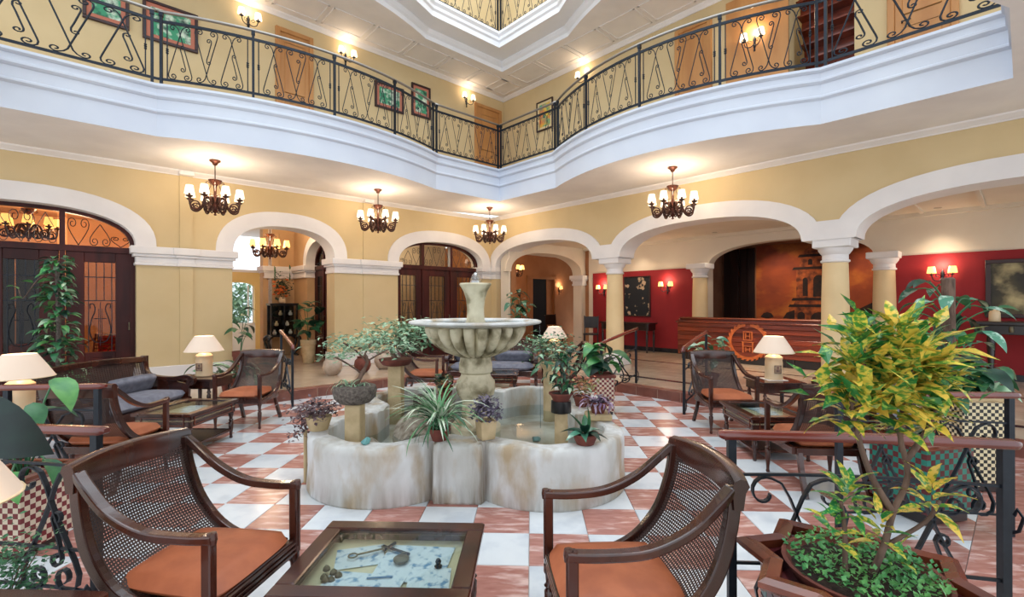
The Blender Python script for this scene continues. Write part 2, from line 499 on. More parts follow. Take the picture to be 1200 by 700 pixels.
# ================================================================= ARCADE WALLS
def FL(s, d, z): return W(s, QL + d, z)           # left wall: s=p, d = depth behind the face
def FR(s, d, z): return W(PR + d, s, z)           # right wall: s=q
def arch_pts(c, hw, zs, rise, n=2.35, k=26):
    out = []
    for i in range(k + 1):
        a = PI - PI * i / k
        ca, sa = math.cos(a), math.sin(a)
        out.append((c + hw * math.copysign(abs(ca) ** (2 / n), ca), zs + rise * abs(sa) ** (2 / n)))
    return out
def arch_wall(name, F, s0, s1, z1, th, opens, m, label, zs=2.58, rise=.60, zbase=-.1, piers=True, nn=2.35, front=0.0):
    mb = MB()
    edges = [s0]
    for c, hw in opens: edges += [c - hw, c + hw]
    edges.append(s1)
    for i in range(0, len(edges), 2):
        a, b = edges[i], edges[i + 1]
        if b - a > .005:
            zb = zbase if piers is True or (i in piers) else zs
            mb.box(a, b, front, th, zb, z1, F)
    for c, hw in opens:
        pts = arch_pts(c, hw, zs, rise, nn)
        for (a, za), (b, zb) in zip(pts[:-1], pts[1:]):
            vs = [F(a, front, za), F(b, front, zb), F(b, front, z1), F(a, front, z1), F(a, th, za), F(b, th, zb), F(b, th, z1), F(a, th, z1)]
            mb.add(vs, [(0, 1, 2, 3), (5, 4, 7, 6), (0, 4, 5, 1), (3, 2, 6, 7)])
    return tag(mb.build(name, m), label, 'wall', kind='structure')
def archivolt(F, c, hw, th, m, parent, w=.28, zs=2.58, rise=.60, proud=.035, name='arch_trim', nn=2.35, back=True):
    mb = MB()
    a = arch_pts(c, hw - .012, zs, rise - .012, nn); b = arch_pts(c, hw + w, zs, rise + w, nn)
    n = len(a)
    vs = []
    for (sa, za), (sb, zb) in zip(a, b):
        vs += [F(sa, -proud, za), F(sb, -proud, zb), F(sb, .02, zb), F(sa, th + (proud if back else 0), za)]
    fs = []
    for i in range(n - 1):
        o, k = i * 4, i * 4 + 4
        fs += [(o, k, k + 1, o + 1), (o + 1, k + 1, k + 2, o + 2), (o, o + 3, k + 3, k)]
    fs += [(0, 1, 2, 3), ((n - 1) * 4, (n - 1) * 4 + 3, (n - 1) * 4 + 2, (n - 1) * 4 + 1)]
    return mb.add(vs, fs).build(name, m, parent, smooth=True)
LW_OPEN = [(-.62, 1.41), (3.27, 1.01), (7.2, 1.34)]
wl = arch_wall('wall_left', FL, -2.6, PR + .52, ZS, .45, LW_OPEN, YELLOW, 'yellow arcade wall with three white trimmed arches')
for c, hw in LW_OPEN: archivolt(FL, c, hw, .45, WHITE, wl)
# pilaster strips, imposts and bases on the piers
def impost(F, s0, s1, d0, d1, parent, m=WHITE, z=2.25, name='impost'):
    mb = MB()
    for z0, z1, e in ((z, z + .05, .045), (z + .05, z + .15, .03), (z + .15, z + .20, .07), (z + .20, z + .33, .105)):
        mb.box(s0 - e, s1 + e, d0 - e, d1 + e, z0, z1, F)
    return mb.build(name, m, parent, bevel=.012)
LP = [(-2.6, -2.03), (.79, 2.26), (4.28, 5.86), (8.54, PR + .02)]
for a, b in LP:
    if b < 0: continue
    impost(FL, a + .02, b - .02, .0, .44, wl)
    MB().box(a - .03, b + .03, -.04, .48, ZF, ZF + .30, FL).build('pier_base', WHITE, wl, bevel=.012)
for a in (1.51, 5.05):
    MB().box(a - .10, a + .10, -.03, .02, ZF, 3.93, FL).build('pilaster_strip', YELLOW, wl)
    impost(FL, a - .10, a + .10, -.03, .02, wl, name='strip_impost')

RW_OPEN = [(-.02, 1.795), (4.295, 1.795), (8.56, 1.73)]
wr = arch_wall('wall_right', FR, -2.4, QL + .45, ZS, .5, RW_OPEN, YELLOW, 'yellow arcade wall carried on round columns', piers=(6,))
for c, hw in RW_OPEN: archivolt(FR, c, hw, .5, WHITE, wr)
for a in (-1.98, 2.145, 6.465):
    MB().box(a - .345, a + .345, -.036, .536, 2.575, 2.88, FR).build('arch_foot', WHITE, wr)
impost(FR, 10.31, QL + .1, .0, .5, wr)
def column(name, q, p, label, group):
    t = thing(name, label, 'column', W(p, q, ZF), A45, group)
    MB().bbox(-.26, .26, -.26, .26, 0, .12, .012).build('plinth', WHITE, t)
    MB().lathe([(.25, .12), (.262, .15), (.25, .19), (.215, .21), (.225, .24), (.205, .27)], 32).build('base', WHITE, t, smooth=True)
    MB().lathe([(.2, .27), (.2, .8), (.192, 1.5), (.178, 2.06)], 32).build('shaft', CREAMC, t, smooth=True)
    MB().lathe([(.178, 2.06), (.205, 2.075), (.205, 2.10), (.182, 2.115), (.182, 2.19), (.195, 2.2), (.235, 2.26), (.245, 2.30)], 32).build('capital', WHITE, t, smooth=True)
    MB().bbox(-.265, .265, -.265, .265, 2.30, 2.435, .012).build('abacus', WHITE, t)
    return t
CREAMC = mat('column_plaster', (232, 206, 160), (224, 196, 148), scale=1.5, rough=.7)
column('column', 6.40, PR + .25, 'cream round column in front of the red wall with dark flower painting', 'front arcade columns')
column('column', 2.10, PR + .25, 'stout cream column standing in front of the reception mural', 'front arcade columns')

# cornice under the gallery
def cornice(F, s0, s1, z, parent, name='cornice', m=WHITE, w=.13, h=.085):
    mb = MB()
    prof = [(0, 0), (-.025, 0), (-.03, .015), (-w * .55, h * .45), (-w * .9, h * .75), (-w, h), (0, h)]
    vs = [F(s, d, z + zz) for s in (s0, s1) for d, zz in prof]
    n = len(prof)
    fs = [(i, (i + 1) % n, n + (i + 1) % n, n + i) for i in range(n)]
    fs += [tuple(range(n)), tuple(range(2 * n - 1, n - 1, -1))]
    return mb.add(vs, fs).build(name, m, parent)
cornice(FL, -2.6, PR, ZS - .085, wl); cornice(FR, -2.4, QL, ZS - .085, wr)
for a in (1.51, 5.05):
    MB().box(a - .12, a + .12, -.15, .02, ZS - .085, ZS, FL).build('cornice_break', WHITE, wl, bevel=.02)

# ================================================================= GALLERY RING (opening with bowed sides)
def outline(a, b, ja, jb, ba, bb, k=10):
    """closed outline in (p,q): half sizes a,b, bows between -ja..ja (along p) and -jb..jb (along q)"""
    pts = []
    def bow(j, h, n): return [(-j + 2 * j * i / n, h * (1 - (1 - 2 * i / n) ** 2)) for i in range(n + 1)]
    pts.append((PC + a, QC + b))
    for t, h in reversed(bow(ja, ba, 2 * k)): pts.append((PC + t, QC + b - h))
    pts.append((PC - a, QC + b))
    for t, h in reversed(bow(jb, bb, 2 * k)): pts.append((PC - a + h, QC + t))
    pts.append((PC - a, QC - b))
    for t, h in bow(ja, ba, 2 * k): pts.append((PC + t, QC - b + h))
    pts.append((PC + a, QC - b))
    for t, h in bow(jb, bb, 2 * k): pts.append((PC + a - h, QC + t))
    return pts
def offs(pts, e):
    """move the outline towards the void by e (mitred)"""
    n = len(pts); out = []
    for i in range(n):
        a, b, c = Vector(pts[i - 1]), Vector(pts[i]), Vector(pts[(i + 1) % n])
        d1 = (b - a); d2 = (c - b)
        if d1.length < 1e-6: d1 = d2
        if d2.length < 1e-6: d2 = d1
        d1.normalize(); d2.normalize()
        n1 = Vector((-d1.y, d1.x)); n2 = Vector((-d2.y, d2.x))
        m_ = n1 + n2; m_ = m_ / max(m_.length_squared / 2, .25)
        out.append(tuple(b + m_ * e))
    return out
O1 = outline(4.20, 4.22, 2.39, 2.42, .55, .66)
OUT_R = (-2.6, PR + .5, -2.4, QL + .45)
def to_rect(pt, rect):
    dx, dy = pt[0] - PC, pt[1] - QC
    t = 1e9
    if dx > 1e-9: t = min(t, (rect[1] - PC) / dx)
    if dx < -1e-9: t = min(t, (rect[0] - PC) / dx)
    if dy > 1e-9: t = min(t, (rect[3] - QC) / dy)
    if dy < -1e-9: t = min(t, (rect[2] - QC) / dy)
    return (PC + dx * t, QC + dy * t)
def ring(mb, inner, z, rect, inner2=None):
    outer = [to_rect(p, rect) for p in inner] if inner2 is None else inner2
    n = len(inner)
    vs = [W(p, q, z) for p, q in inner] + [W(p, q, z) for p, q in outer]
    return mb.add(vs, [(i, (i + 1) % n, n + (i + 1) % n, n + i) for i in range(n)])
def swept(mb, pts, prof):
    n = len(pts); rows = [[W(p, q, z) for p, q in offs(pts, e)] for e, z in prof]
    vs = [v for r in rows for v in r]
    fs = []
    for k in range(len(prof) - 1):
        for i in range(n):
            j = (i + 1) % n
            fs.append((k * n + i, k * n + j, k * n + n + j, k * n + n + i))
    return mb.add(vs, fs)
RECT_IN = (-2.6, PR + .02, -2.4, QL + .02)
cmb = MB(); ring(cmb, O1, ZS, RECT_IN)
ceil1 = tag(cmb.build('ceiling', WHITE), 'white soffit under the gallery', 'ceiling', kind='structure')
PROF1 = [(0, 4.0), (0, 4.32), (.012, 4.33), (.03, 4.35), (.03, 4.375), (.02, 4.385), (.02, 4.53), (.035, 4.54), (.055, 4.565), (.055, 4.595), (.045, 4.602), (.045, 4.675), (.065, 4.685), (.085, 4.705), (.085, 4.74), (-.25, 4.74)]
fmb = MB(); swept(fmb, O1, PROF1)
fascia = tag(fmb.build('trim_2', FASC, smooth=True, sharp=.22), 'white moulded edge of the bowed gallery', 'gallery edge', kind='structure')
gmb = MB(); ring(gmb, O1, 4.735, (-2.6, 12, -2.4, 13)); 
gallery_floor = tag(gmb.build('floor', BEIGE), 'gallery floor of the upper storey', 'floor', kind='structure')

# upper storey walls
PU = 9.37
def FUR(s, d, z): return W(PU + d, s, z)
ZC2 = 7.60
wul = tag(MB().box(-2.6, 12.0, 0, .3, 4.70, 12.4, FL).build('wall_upper_left', YELLOW), 'yellow upper gallery wall with doors and pictures', 'wall', kind='structure')
wur = MB()
wur.box(2.85, QL + .3, 0, .3, 4.70, 12.4, FUR); wur.box(-2.4, 1.88, 0, .3, 4.70, 12.4, FUR); wur.box(1.88, 2.85, 0, .3, 7.4, 12.4, FUR)
wur.box(1.4, 3.3, 1.5, 1.6, 4.8, 8, FUR); wur.box(1.5, 1.6, .3, 1.6, 4.8, 8, FUR); wur.box(3.1, 3.2, .3, 1.6, 4.8, 8, FUR)
wur = tag(wur.build('wall_upper_right', YELLOW), 'yellow upper gallery wall with stair opening', 'wall', kind='structure')
cornice(FL, -2.6, PU, ZC2 - .085, wul, w=.1); cornice(FUR, -2.4, QL, ZC2 - .085, wur, w=.1)
O2 = outline(4.94, 4.95, 2.62, 2.70, .60, .68)
c2 = MB(); ring(c2, O2, ZC2, (-2.6, PU + .02, -2.4, QL + .02))
ceil2 = tag(c2.build('ceiling', WHITE), 'panelled white ceiling of the upper gallery', 'ceiling', kind='structure')
O3 = outline(4.38, 4.42, 2.45, 2.48, .55, .66)
f3 = MB(); swept(f3, O2, [(0, ZC2), (-.0, ZC2 + .10), (.05, ZC2 + .13), (.09, ZC2 + .19), (.09, ZC2 + .22)])
swept(f3, O3, [(-1.2, ZC2 + .22), (0, ZC2 + .22), (0, ZC2 + .34), (.04, ZC2 + .37), (.04, ZC2 + .44), (.09, ZC2 + .49), (.09, ZC2 + .55), (-1.0, ZC2 + .55)])
tag(f3.build('trim_3', mat('upper_plaster', (240, 241, 244), (232, 234, 238), scale=1.2, rough=.7), smooth=True, sharp=.22), 'stepped white moulding round the upper opening', 'gallery edge', kind='structure')
g3 = MB(); ring(g3, O3, ZC2 + .54, (-2.6, PU + .02, -2.4, QL + .02))
tag(g3.build('floor', BEIGE), 'top gallery floor seen from below', 'floor', kind='structure')
# moulded square panels on the upper ceiling
def ceiling_panel(p, q, w, h):
    mb = MB()
    for e, t in ((0, .035),):
        for (x0, x1, y0, y1) in ((-w, w, -h, -h + t), (-w, w, h - t, h), (-w, -w + t, -h, h), (w - t, w, -h, h)):
            mb.box(x0, x1, y0, y1, -.014, .002)
    mb.build('ceiling_panel', WHITE, ceil2, loc=W(p, q, ZC2), rz=A45)
for k in range(10):
    ceiling_panel(8.75 - .98 * k - .49, 9.88, .45, .36)
    ceiling_panel(8.78, 9.3 - .98 * k - .49, .36, .45)
ceiling_panel(8.8, 9.88, .36, .36)
# ================================================================= LOBBY BEHIND THE RIGHT ARCADE
PB = 12.3
def FB(s, d, z): return W(PB + d, s, z)
wb = arch_wall('wall_back', FB, -3.2, 9.63, 3.4, .3, [(3.9, 1.78)], CREAM, 'cream back wall with flat arch to the reception niche', zs=2.5, rise=.56)
archivolt(FB, 3.9, 1.78, .3, CREAM, wb, w=.02, zs=2.5, rise=.56, proud=.01)
for a, b in ((5.70, 9.45), (-3.2, 2.10)):
    MB().box(a, b, -.02, .05, ZF, 2.50, FB).build('red_panel', RED, wb)
    MB().box(a, b, -.035, .05, ZF, ZF + .12, FB).build('baseboard_back', BLACKST, wb)
column('column', 5.84, PB - .12, 'cream column at the end of the reception desk beside the red wall', 'back lobby columns')
column('column', 1.95, PB - .12, 'cream column beside the red wall with the dark landscape painting', 'back lobby columns')
# pilaster, cross arch and corridor
def FX(s, d, z): return W(s, 9.85 + d, z)
wx = arch_wall('wall_cross', FX, PR + .1, PB + .35, 3.4, .35, [(10.62, 1.58)], CREAM, 'cream cross arch leading into the corridor', zs=2.45, rise=.62)
archivolt(FX, 10.62, 1.58, .35, CREAM, wx, w=.2, zs=2.45, rise=.62, proud=.02)
impost(FX, PB - .09, PB + .2, -.02, .34, wx, z=2.12)
wo = MB()
def FO(s, d, z): return W(s, 13.0 + d, z)
wo.box(9.4, 12.86, 0, .3, 0, 3.4, FO); wo.box(14.38, 17.5, 0, .3, 0, 3.4, FO); wo.box(12.86, 14.38, 0, .3, 2.52, 3.4, FO)
wo.box(17.2, 17.5, -3.1, 0, 0, 3.4, FO); wo.box(12.4, 17.4, -3.45, -3.1, 0, 3.4, FO); wo.box(9.2, 9.4, -3.0, 0.3, 0, 3.4, FO)
wo = tag(wo.build('wall_corridor', ORANGE), 'orange corridor walls with a tall doorway', 'wall', kind='structure')
MB().box(12.5, 14.7, 1.6, 1.7, 0, 2.8, FO).box(14.45, 14.7, .3, 1.6, 0, 2.8, FO).box(12.5, 12.8, .3, 1.6, 0, 2.8, FO).box(12.86, 13.22, .1, .3, 0, 2.52, FO).box(14.0, 14.38, .1, .3, 0, 2.52, FO).build('alcove', ORANGE, wo)
d_ = tag(MB().box(13.22, 14.0, .12, .18, ZF, 2.5, FO).build('door_4', DARK), 'dark door leaf in the orange corridor doorway', 'door', kind='structure')
MB().tube([FO(13.92, .12, 1.05), FO(13.92, .07, 1.05), FO(13.82, .07, 1.05)], .012).build('door_handle', BRASS, d_)
for (a, b, z0, z1) in ((12.78, 12.88, ZF, 2.6), (14.36, 14.46, ZF, 2.6), (12.78, 14.46, 2.5, 2.62)):
    MB().box(a, b, -.03, .05, z0, z1, FO).build('door_casing', ORANGE, wo)
# lobby ceiling with shallow panels
cl = MB()
cl.prism([tuple(W(p, q)[:2]) for p, q in ((PR + .4, -4), (PB + .4, -4), (PB + .4, 9.95), (PR + .4, 9.95))], 3.33, 3.43)
cl.prism([tuple(W(p, q)[:2]) for p, q in ((PR + .4, 9.9), (17.5, 9.9), (17.5, 13.3), (PR + .4, 13.3))], 3.40, 3.5)
cl = tag(cl.build('ceiling', CREAM), 'low cream lobby ceiling with panel battens', 'ceiling', kind='structure')
for k in range(7):
    q = 2.2 - .85 * k
    MB().box(q - .03, q + .03, -3.0, -.2, 3.285, 3.335, lambda s, d, z: W(PB + d, s, z)).build('batten', CREAM, cl)
MB().box(-4, 9.8, -.09, 0, 3.25, 3.335, FB).build('cornice', CREAM, cl)

# reception niche: mural, side panel, ceiling
niche = MB()
niche.box(-.2, 7.0, 2.3, 2.45, 0, 3.4, FB); niche.box(6.3, 6.5, .3, 2.4, 0, 3.4, FB); niche.box(-.3, -.1, .3, 2.4, 0, 3.4, FB)
niche.prism([tuple(W(p, q)[:2]) for p, q in ((PB + .2, -.3), (PB + 2.4, -.3), (PB + 2.4, 6.5), (PB + .2, 6.5))], 3.2, 3.3)
niche = tag(niche.build('wall_niche', mat('niche_plaster', (150, 104, 78), (130, 88, 66), scale=2, rough=.8)), 'brown reception niche behind the desk', 'wall', kind='structure')
MUR = mat('mural_sky', (160, 76, 40), (104, 44, 34), scale=.9, detail=4, rough=.85, c3=(216, 134, 54), s3=.7, lo=.35, hi=.7, stretch=(1, 1, 1.6))
MURD = mat('mural_dark', (26, 22, 28), (54, 30, 26), scale=9, rough=.85)
MURO = mat('mural_stone', (176, 92, 48), (88, 44, 32), scale=7, detail=5, rough=.85)
mural = thing('mural', 'brown painted mural of a bell tower over rooftops behind the desk', 'mural', W(PB + 2.28, 3.0, ZF), -A45)
# local: x = along -q, y = +p, z up
mural.rotation_euler = (0, 0, -A45)
MB().box(-2.30, 2.6, 0, .02, .5, 3.04).build('panel', MUR, mural)
def shape(pts, m, y, name):
    MB().prism([(a, b) for a, b in pts], 0, .006, lambda x, z, t: (x, -y - t, z)).build(name, m, mural)
tx = -.72
shape([(tx - .72, .5), (tx - .72, 1.25), (tx - .62, 1.32), (tx - .56, 1.45), (tx + .56, 1.45), (tx + .62, 1.32), (tx + .72, 1.25), (tx + .72, .5)], MURO, .004, 'tower_storey')
shape([(tx - .54, 1.45), (tx - .54, 2.3), (tx + .54, 2.3), (tx + .54, 1.45)], MURO, .004, 'tower_storey')
shape([(tx - .46, 2.3), (tx - .46, 2.66), (tx - .3, 2.86), (tx, 3.0), (tx + .3, 2.86), (tx + .46, 2.66), (tx + .46, 2.3)], MURO, .004, 'tower_storey')
for z, w in ((1.28, .74), (1.46, .66), (2.3, .64), (2.64, .50)):
    shape([(tx - w, z), (tx - w + .04, z + .07), (tx + w - .04, z + .07), (tx + w, z)], MURD, .012, 'tower_ledge')
def arched(cx, z0, w, h):
    return [(cx - w, z0), (cx + w, z0), (cx + w, z0 + h - w)] + [(cx + w * math.cos(a), z0 + h - w + w * math.sin(a)) for a in (.5, 1.05, 1.57, 2.1, 2.64)] + [(cx - w, z0 + h - w)]
for (cx, z0, w, h) in ((tx, 1.56, .13, .58), (tx - .32, 1.58, .06, .5), (tx + .32, 1.58, .06, .5), (tx - .2, 2.42, .05, .16), (tx + .2, 2.42, .05, .16), (tx, .6, .2, .55), (tx - .42, .7, .09, .45), (tx + .42, .7, .09, .45)):
    shape(arched(cx, z0, w, h), MURD, .012, 'tower_opening')
shape([(-1.78, .5), (-1.78, .85), (-1.6, .95), (-1.5, 1.12), (-1.3, 1.2), (-1.3, .5)], MURD, .008, 'rooftops')
shape([(-.08, .5), (-.08, 1.1), (.6, 1.5), (1.4, 1.15), (2.6, 1.35), (2.6, .5)], MURD, .008, 'rooftops')
shape([(-2.02, .5), (-2.03, .95), (-2.18, 1.0), (-2.1, 1.1), (-2.0, 1.13), (-1.9, 1.1), (-1.83, 1.0), (-1.97, .95), (-1.96, .5)], MURD, .008, 'palm_tree')
dk = thing('dark_screen', 'tall dark wooden panel screen beside the mural', 'screen', W(PB + 2.2, 5.75, ZF), -A45)
for k in range(4):
    MB().bbox(-.45 + .23 * k, -.45 + .225 * (k + 1), -.02 - .03 * (k % 2), .02 - .03 * (k % 2), 0, 2.98, .006).build('screen_panel', WOODK, dk)
tag(MB().box(1.65, 1.75, 1.0, 2.2, 0, 1, FB).build('baseboard_niche', DARK), 'dark plinth in the niche', 'baseboard', kind='structure')

# reception desk
desk = thing('reception_desk', 'long mahogany reception desk with inlaid wreath emblem', 'desk', W(11.25, 4.0, ZF), -A45)
# local x along -q (to the right in the picture), y away from the guest
planks = 7
for k in range(planks):
    z0 = .18 + k * .105
    MB().bbox(-1.98, 1.95, -.012 * (k % 2), .1, z0, z0 + .102, .006).build('plank', DESKW, desk)
MB().bbox(-1.90, 1.9, .04, .5, 0, .18, .01).build('plinth', WOODK, desk)
for k in range(4): MB().bbox(-1.85 + k * 1.18, -1.70 + k * 1.18, .0, .3, 0, .18, .01).build('foot', WOODK, desk)
MB().bbox(-2.02, 2.0, -.05, .45, .915, .955, .012).build('ledge', DESKW, desk)
MB().bbox(-1.95, 1.92, .10, .18, .95, 1.0, .01).build('riser', DESKW, desk)
MB().bbox(-1.98, 2.0, .06, .5, 1.0, 1.045, .015).build('counter_top', WOODL, desk)
MB().bbox(-1.98, -1.92, 0, .5, .12, 1.0, .01).build('end_panel', DESKW, desk)
em = MB()
import itertools
for k in range(26):       # wreath of leaf blocks
    a = 2 * PI * k / 26
    if abs(a - PI / 2) < .16: continue
    for rr in (.385, .44):
        cx, cz = -.27 + rr * math.cos(a + (rr - .33)), .52 + rr * .95 * math.sin(a + (rr - .33))
        t = a + PI / 2 + (.5 if rr > .33 else -.5)
        em.prism([(cx + .05 * math.cos(t), cz + .05 * math.sin(t)), (cx + .02 * math.cos(t + 1.6), cz + .02 * math.sin(t + 1.6)), (cx - .05 * math.cos(t), cz - .05 * math.sin(t)), (cx - .02 * math.cos(t + 1.6), cz - .02 * math.sin(t + 1.6))], 0, .008, lambda x, z, y: (x, -.012 - y, z))
for k in range(48):
    a, b = 2 * PI * k / 48, 2 * PI * (k + 1) / 48
    if abs((a + b) / 2 - PI / 2) < .14: continue
    em.prism([(-.27 + r1 * math.cos(t), .52 + r1 * .95 * math.sin(t)) for r1, t in ((.365, a), (.43, a), (.43, b), (.365, b))], 0, .005, lambda x, z, y: (x, -.012 - y, z))
emblem = em.build('emblem_wreath', INLAY, desk)
et = MB()
def bar(x0, x1, z0, z1): et.box(-.27 + x0 * 1.2, -.27 + x1 * 1.2, -.026, -.01, .05 + z0, .05 + z1)
bar(-.085, -.065, .50, .70); bar(.065, .085, .50, .70); bar(-.085, .085, .685, .705); bar(-.085, .085, .495, .515)
bar(-.045, -.03, .53, .67); bar(.03, .045, .53, .67); bar(-.03, .03, .59, .605)
bar(-.11, .11, .45, .47); bar(-.1, -.075, .22, .45); bar(.075, .1, .22, .45); bar(-.075, .075, .36, .375); bar(-.045, -.03, .24, .34); bar(.03, .045, .24, .34); bar(-.03, .03, .28, .295)
et.build('emblem_tower', INLAY, desk)

# ================================================================= LEFT HALL BEHIND THE MIDDLE ARCH
def FH(s, d, z): return W(s, 14.0 + d, z)
hall = MB()
hall.box(3.75, 5.6, 0, .3, 0, 3.7, FH)
hall = tag(hall.build('wall_hall', mat('hall_plaster', (204, 168, 126), (194, 158, 114), scale=1.5, rough=.8)), 'ochre end wall of the side hall', 'wall', kind='structure')
impost(FH, 3.80, 4.62, -.03, .3, hall, z=2.25)
MB().box(4.15, 4.33, -.04, .02, ZF, 3.5, FH).build('pilaster_strip', MATS['hall_plaster'], hall)
def FHR(s, d, z): return W(4.55 + d, s, z)        # right wall of the hall, s = q
hr = arch_wall('wall_hall_right', FHR, QL + .45, 14.0, 3.7, .3, [(12.0, .98)], MATS['hall_plaster'], 'ochre side wall of the hall with an arched door')
archivolt(FHR, 12.0, .98, .3, WHITE, hr, w=.2)
impost(FHR, 13.0, 13.9, -.02, .3, hr, z=2.25)
hc = MB().prism([tuple(W(p, q)[:2]) for p, q in ((-.2, QL + .4), (5.2, QL + .4), (5.2, 16.2), (-.2, 16.2))], 3.62, 3.72)
hc = tag(hc.build('ceiling', WHITE), 'white ceiling of the side hall', 'ceiling', kind='structure')
for k, (a, b) in enumerate(((.9, .9), (.5, .5))):
    mb = MB()
    for (x0, x1, y0, y1) in ((-a, a, -b, -b + .05), (-a, a, b - .05, b), (-a, -a + .05, -b, b), (a - .05, a, -b, b)):
        mb.box(x0, x1, y0, y1, -.04, .005)
    mb.build('ceiling_moulding', WHITE, hc, loc=W(3.6, 12.4, 3.62), rz=A45)
# garden front with arched opening at the end of the hall
def FG(s, d, z): return W(s, 15.9 + d, z)
gw = arch_wall('wall_garden', FG, .6, 5.4, 2.55, .25, [(3.62, .42)], mat('garden_plaster', (240, 208, 140), (232, 198, 126), scale=1.5, rough=.8), 'yellow outer wall with a bright arched garden window', zs=2.0, rise=.2)
MB().box(.6, 5.4, -.03, .28, 2.5, 2.58, FG).build('coping', WHITE, gw)
MB().box(3.88, 3.97, -2.0, -1.9, ZF, 3.6, lambda s, d, z: W(s, 16 + d, z)).build('post', WHITE, gw)
win = thing('window_1', 'arched white garden window with slim glazing bars', 'window'); win['kind'] = 'structure'
WFR = mat('window_white', (244, 244, 242), rough=.5)
for s in (3.22, 3.36, 3.84, 3.98):
    MB().box(s, s + .035, .05, .1, .95, 2.1, FG).build('glazing_bar', WFR, win)
MB().box(3.2, 4.04, .04, .12, .9, .98, FG).build('sill', WFR, win)
MB().box(3.24, 4.0, .07, .075, .98, 2.18, FG).build('pane', GLASS, win)
MB().box(3.2, 4.04, .0, .2, -.1, .9, FG).build('sill_wall', WFR, win)
# greenery outside that window
def blob_foliage(n, rx, ry, rz, s, seed):
    rnd = random.Random(seed); mb = MB()
    for _ in range(n):
        while True:
            v = Vector((rnd.uniform(-1, 1), rnd.uniform(-1, 1), rnd.uniform(-1, 1)))
            if .35 < v.length < 1: break
        c = Vector((v.x * rx, v.y * ry, v.z * rz))
        m = Matrix.Translation(c) @ Matrix.Rotation(rnd.uniform(0, 6.3), 4, 'Z') @ Matrix.Rotation(rnd.uniform(-1, 1), 4, 'X')
        k = s * rnd.uniform(.6, 1.3)
        mb.add([m @ Vector(a) for a in ((0, -k, 0), (k * .5, 0, k * .15), (0, k, 0), (-k * .5, 0, k * .15))], [(0, 1, 2, 3)])
    return mb
for i, (p, q, z, r, lab) in enumerate(((4.6, 22, 1.5, 1.05, 'leafy garden tree seen through the arched window'), (5.6, 19.6, 1.2, .7, 'low garden shrub outside the arched window'))):
    t = thing('garden_tree' if i == 0 else 'garden_shrub', lab, 'tree' if i == 0 else 'shrub', W(p, q, 0))
    tag(blob_foliage(700 if i == 0 else 260, r, r, r, .16, i).build('foliage', LPALE if i == 0 else LGREEN, t, loc=(0, 0, z)), kind='stuff')
    MB().tube([(0, 0, 0), (.05, 0, z * .6), (0, 0, z)], [.12, .09, .05], 8).build('trunk', BARK, t)
tag(MB().prism([tuple(W(p, q)[:2]) for p, q in ((0, 16.2), (9, 16.2), (9, 26), (0, 26))], -.1, 0.02).build('floor', mat('garden_ground', (206, 206, 200), rough=.9)), 'pale garden paving outside', 'ground', kind='structure')

# ================================================================= RESTAURANT BEHIND THE LEFT ARCH
rest_m = mat('restaurant_plaster', (206, 152, 106), (192, 138, 92), scale=1.5, rough=.8)
rm = MB()
rm.box(-5, 1.6, 0, .2, 0, 3.6, lambda s, d, z: W(s, 14.6 + d, z)); rm.box(1.4, 1.6, -4, 0, 0, 3.6, lambda s, d, z: W(s, 14.6 + d, z))
rs = thing('dark_screen', 'tall dark screen added to darken the panes of the restaurant doors', 'screen', W(-1.15, 11.9, ZF), A45)  # screen added so the door panes in front of it look dark
for k in range(4):
    MB().bbox(-.8 + .4 * k, -.8 + .395 * (k + 1), -.02 - .04 * (k % 2), .02 - .04 * (k % 2), 0, 2.3, .006).build('screen_panel', WOODK, rs)
rm = tag(rm.build('wall_restaurant', rest_m), 'warm orange restaurant walls', 'wall', kind='structure')
tag(MB().prism([tuple(W(p, q)[:2]) for p, q in ((-5, QL + .4), (1.6, QL + .4), (1.6, 14.8), (-5, 14.8))], 3.5, 3.6).build('ceiling', rest_m), 'warm restaurant ceiling', 'ceiling', kind='structure')
# room behind the right-hand glazed doors
r3 = mat('saloon_plaster', (214, 202, 180), (200, 188, 166), scale=1.5, rough=.8)
rm3 = MB(); rm3.box(5.2, 9.3, 0, .2, 0, 3.6, lambda s, d, z: W(s, 13.4 + d, z)); rm3.box(5.15, 5.3, -2.5, 0, 0, 3.6, lambda s, d, z: W(s, 13.4 + d, z))
tag(rm3.build('wall_saloon', r3), 'greyish wall of the room behind the glazed doors', 'wall', kind='structure')
tag(MB().prism([tuple(W(p, q)[:2]) for p, q in ((5.2, QL + .4), (9.3, QL + .4), (9.3, 13.5), (5.2, 13.5))], 3.5, 3.6).build('ceiling', r3), 'ceiling of the room behind the glazed doors', 'ceiling', kind='structure')

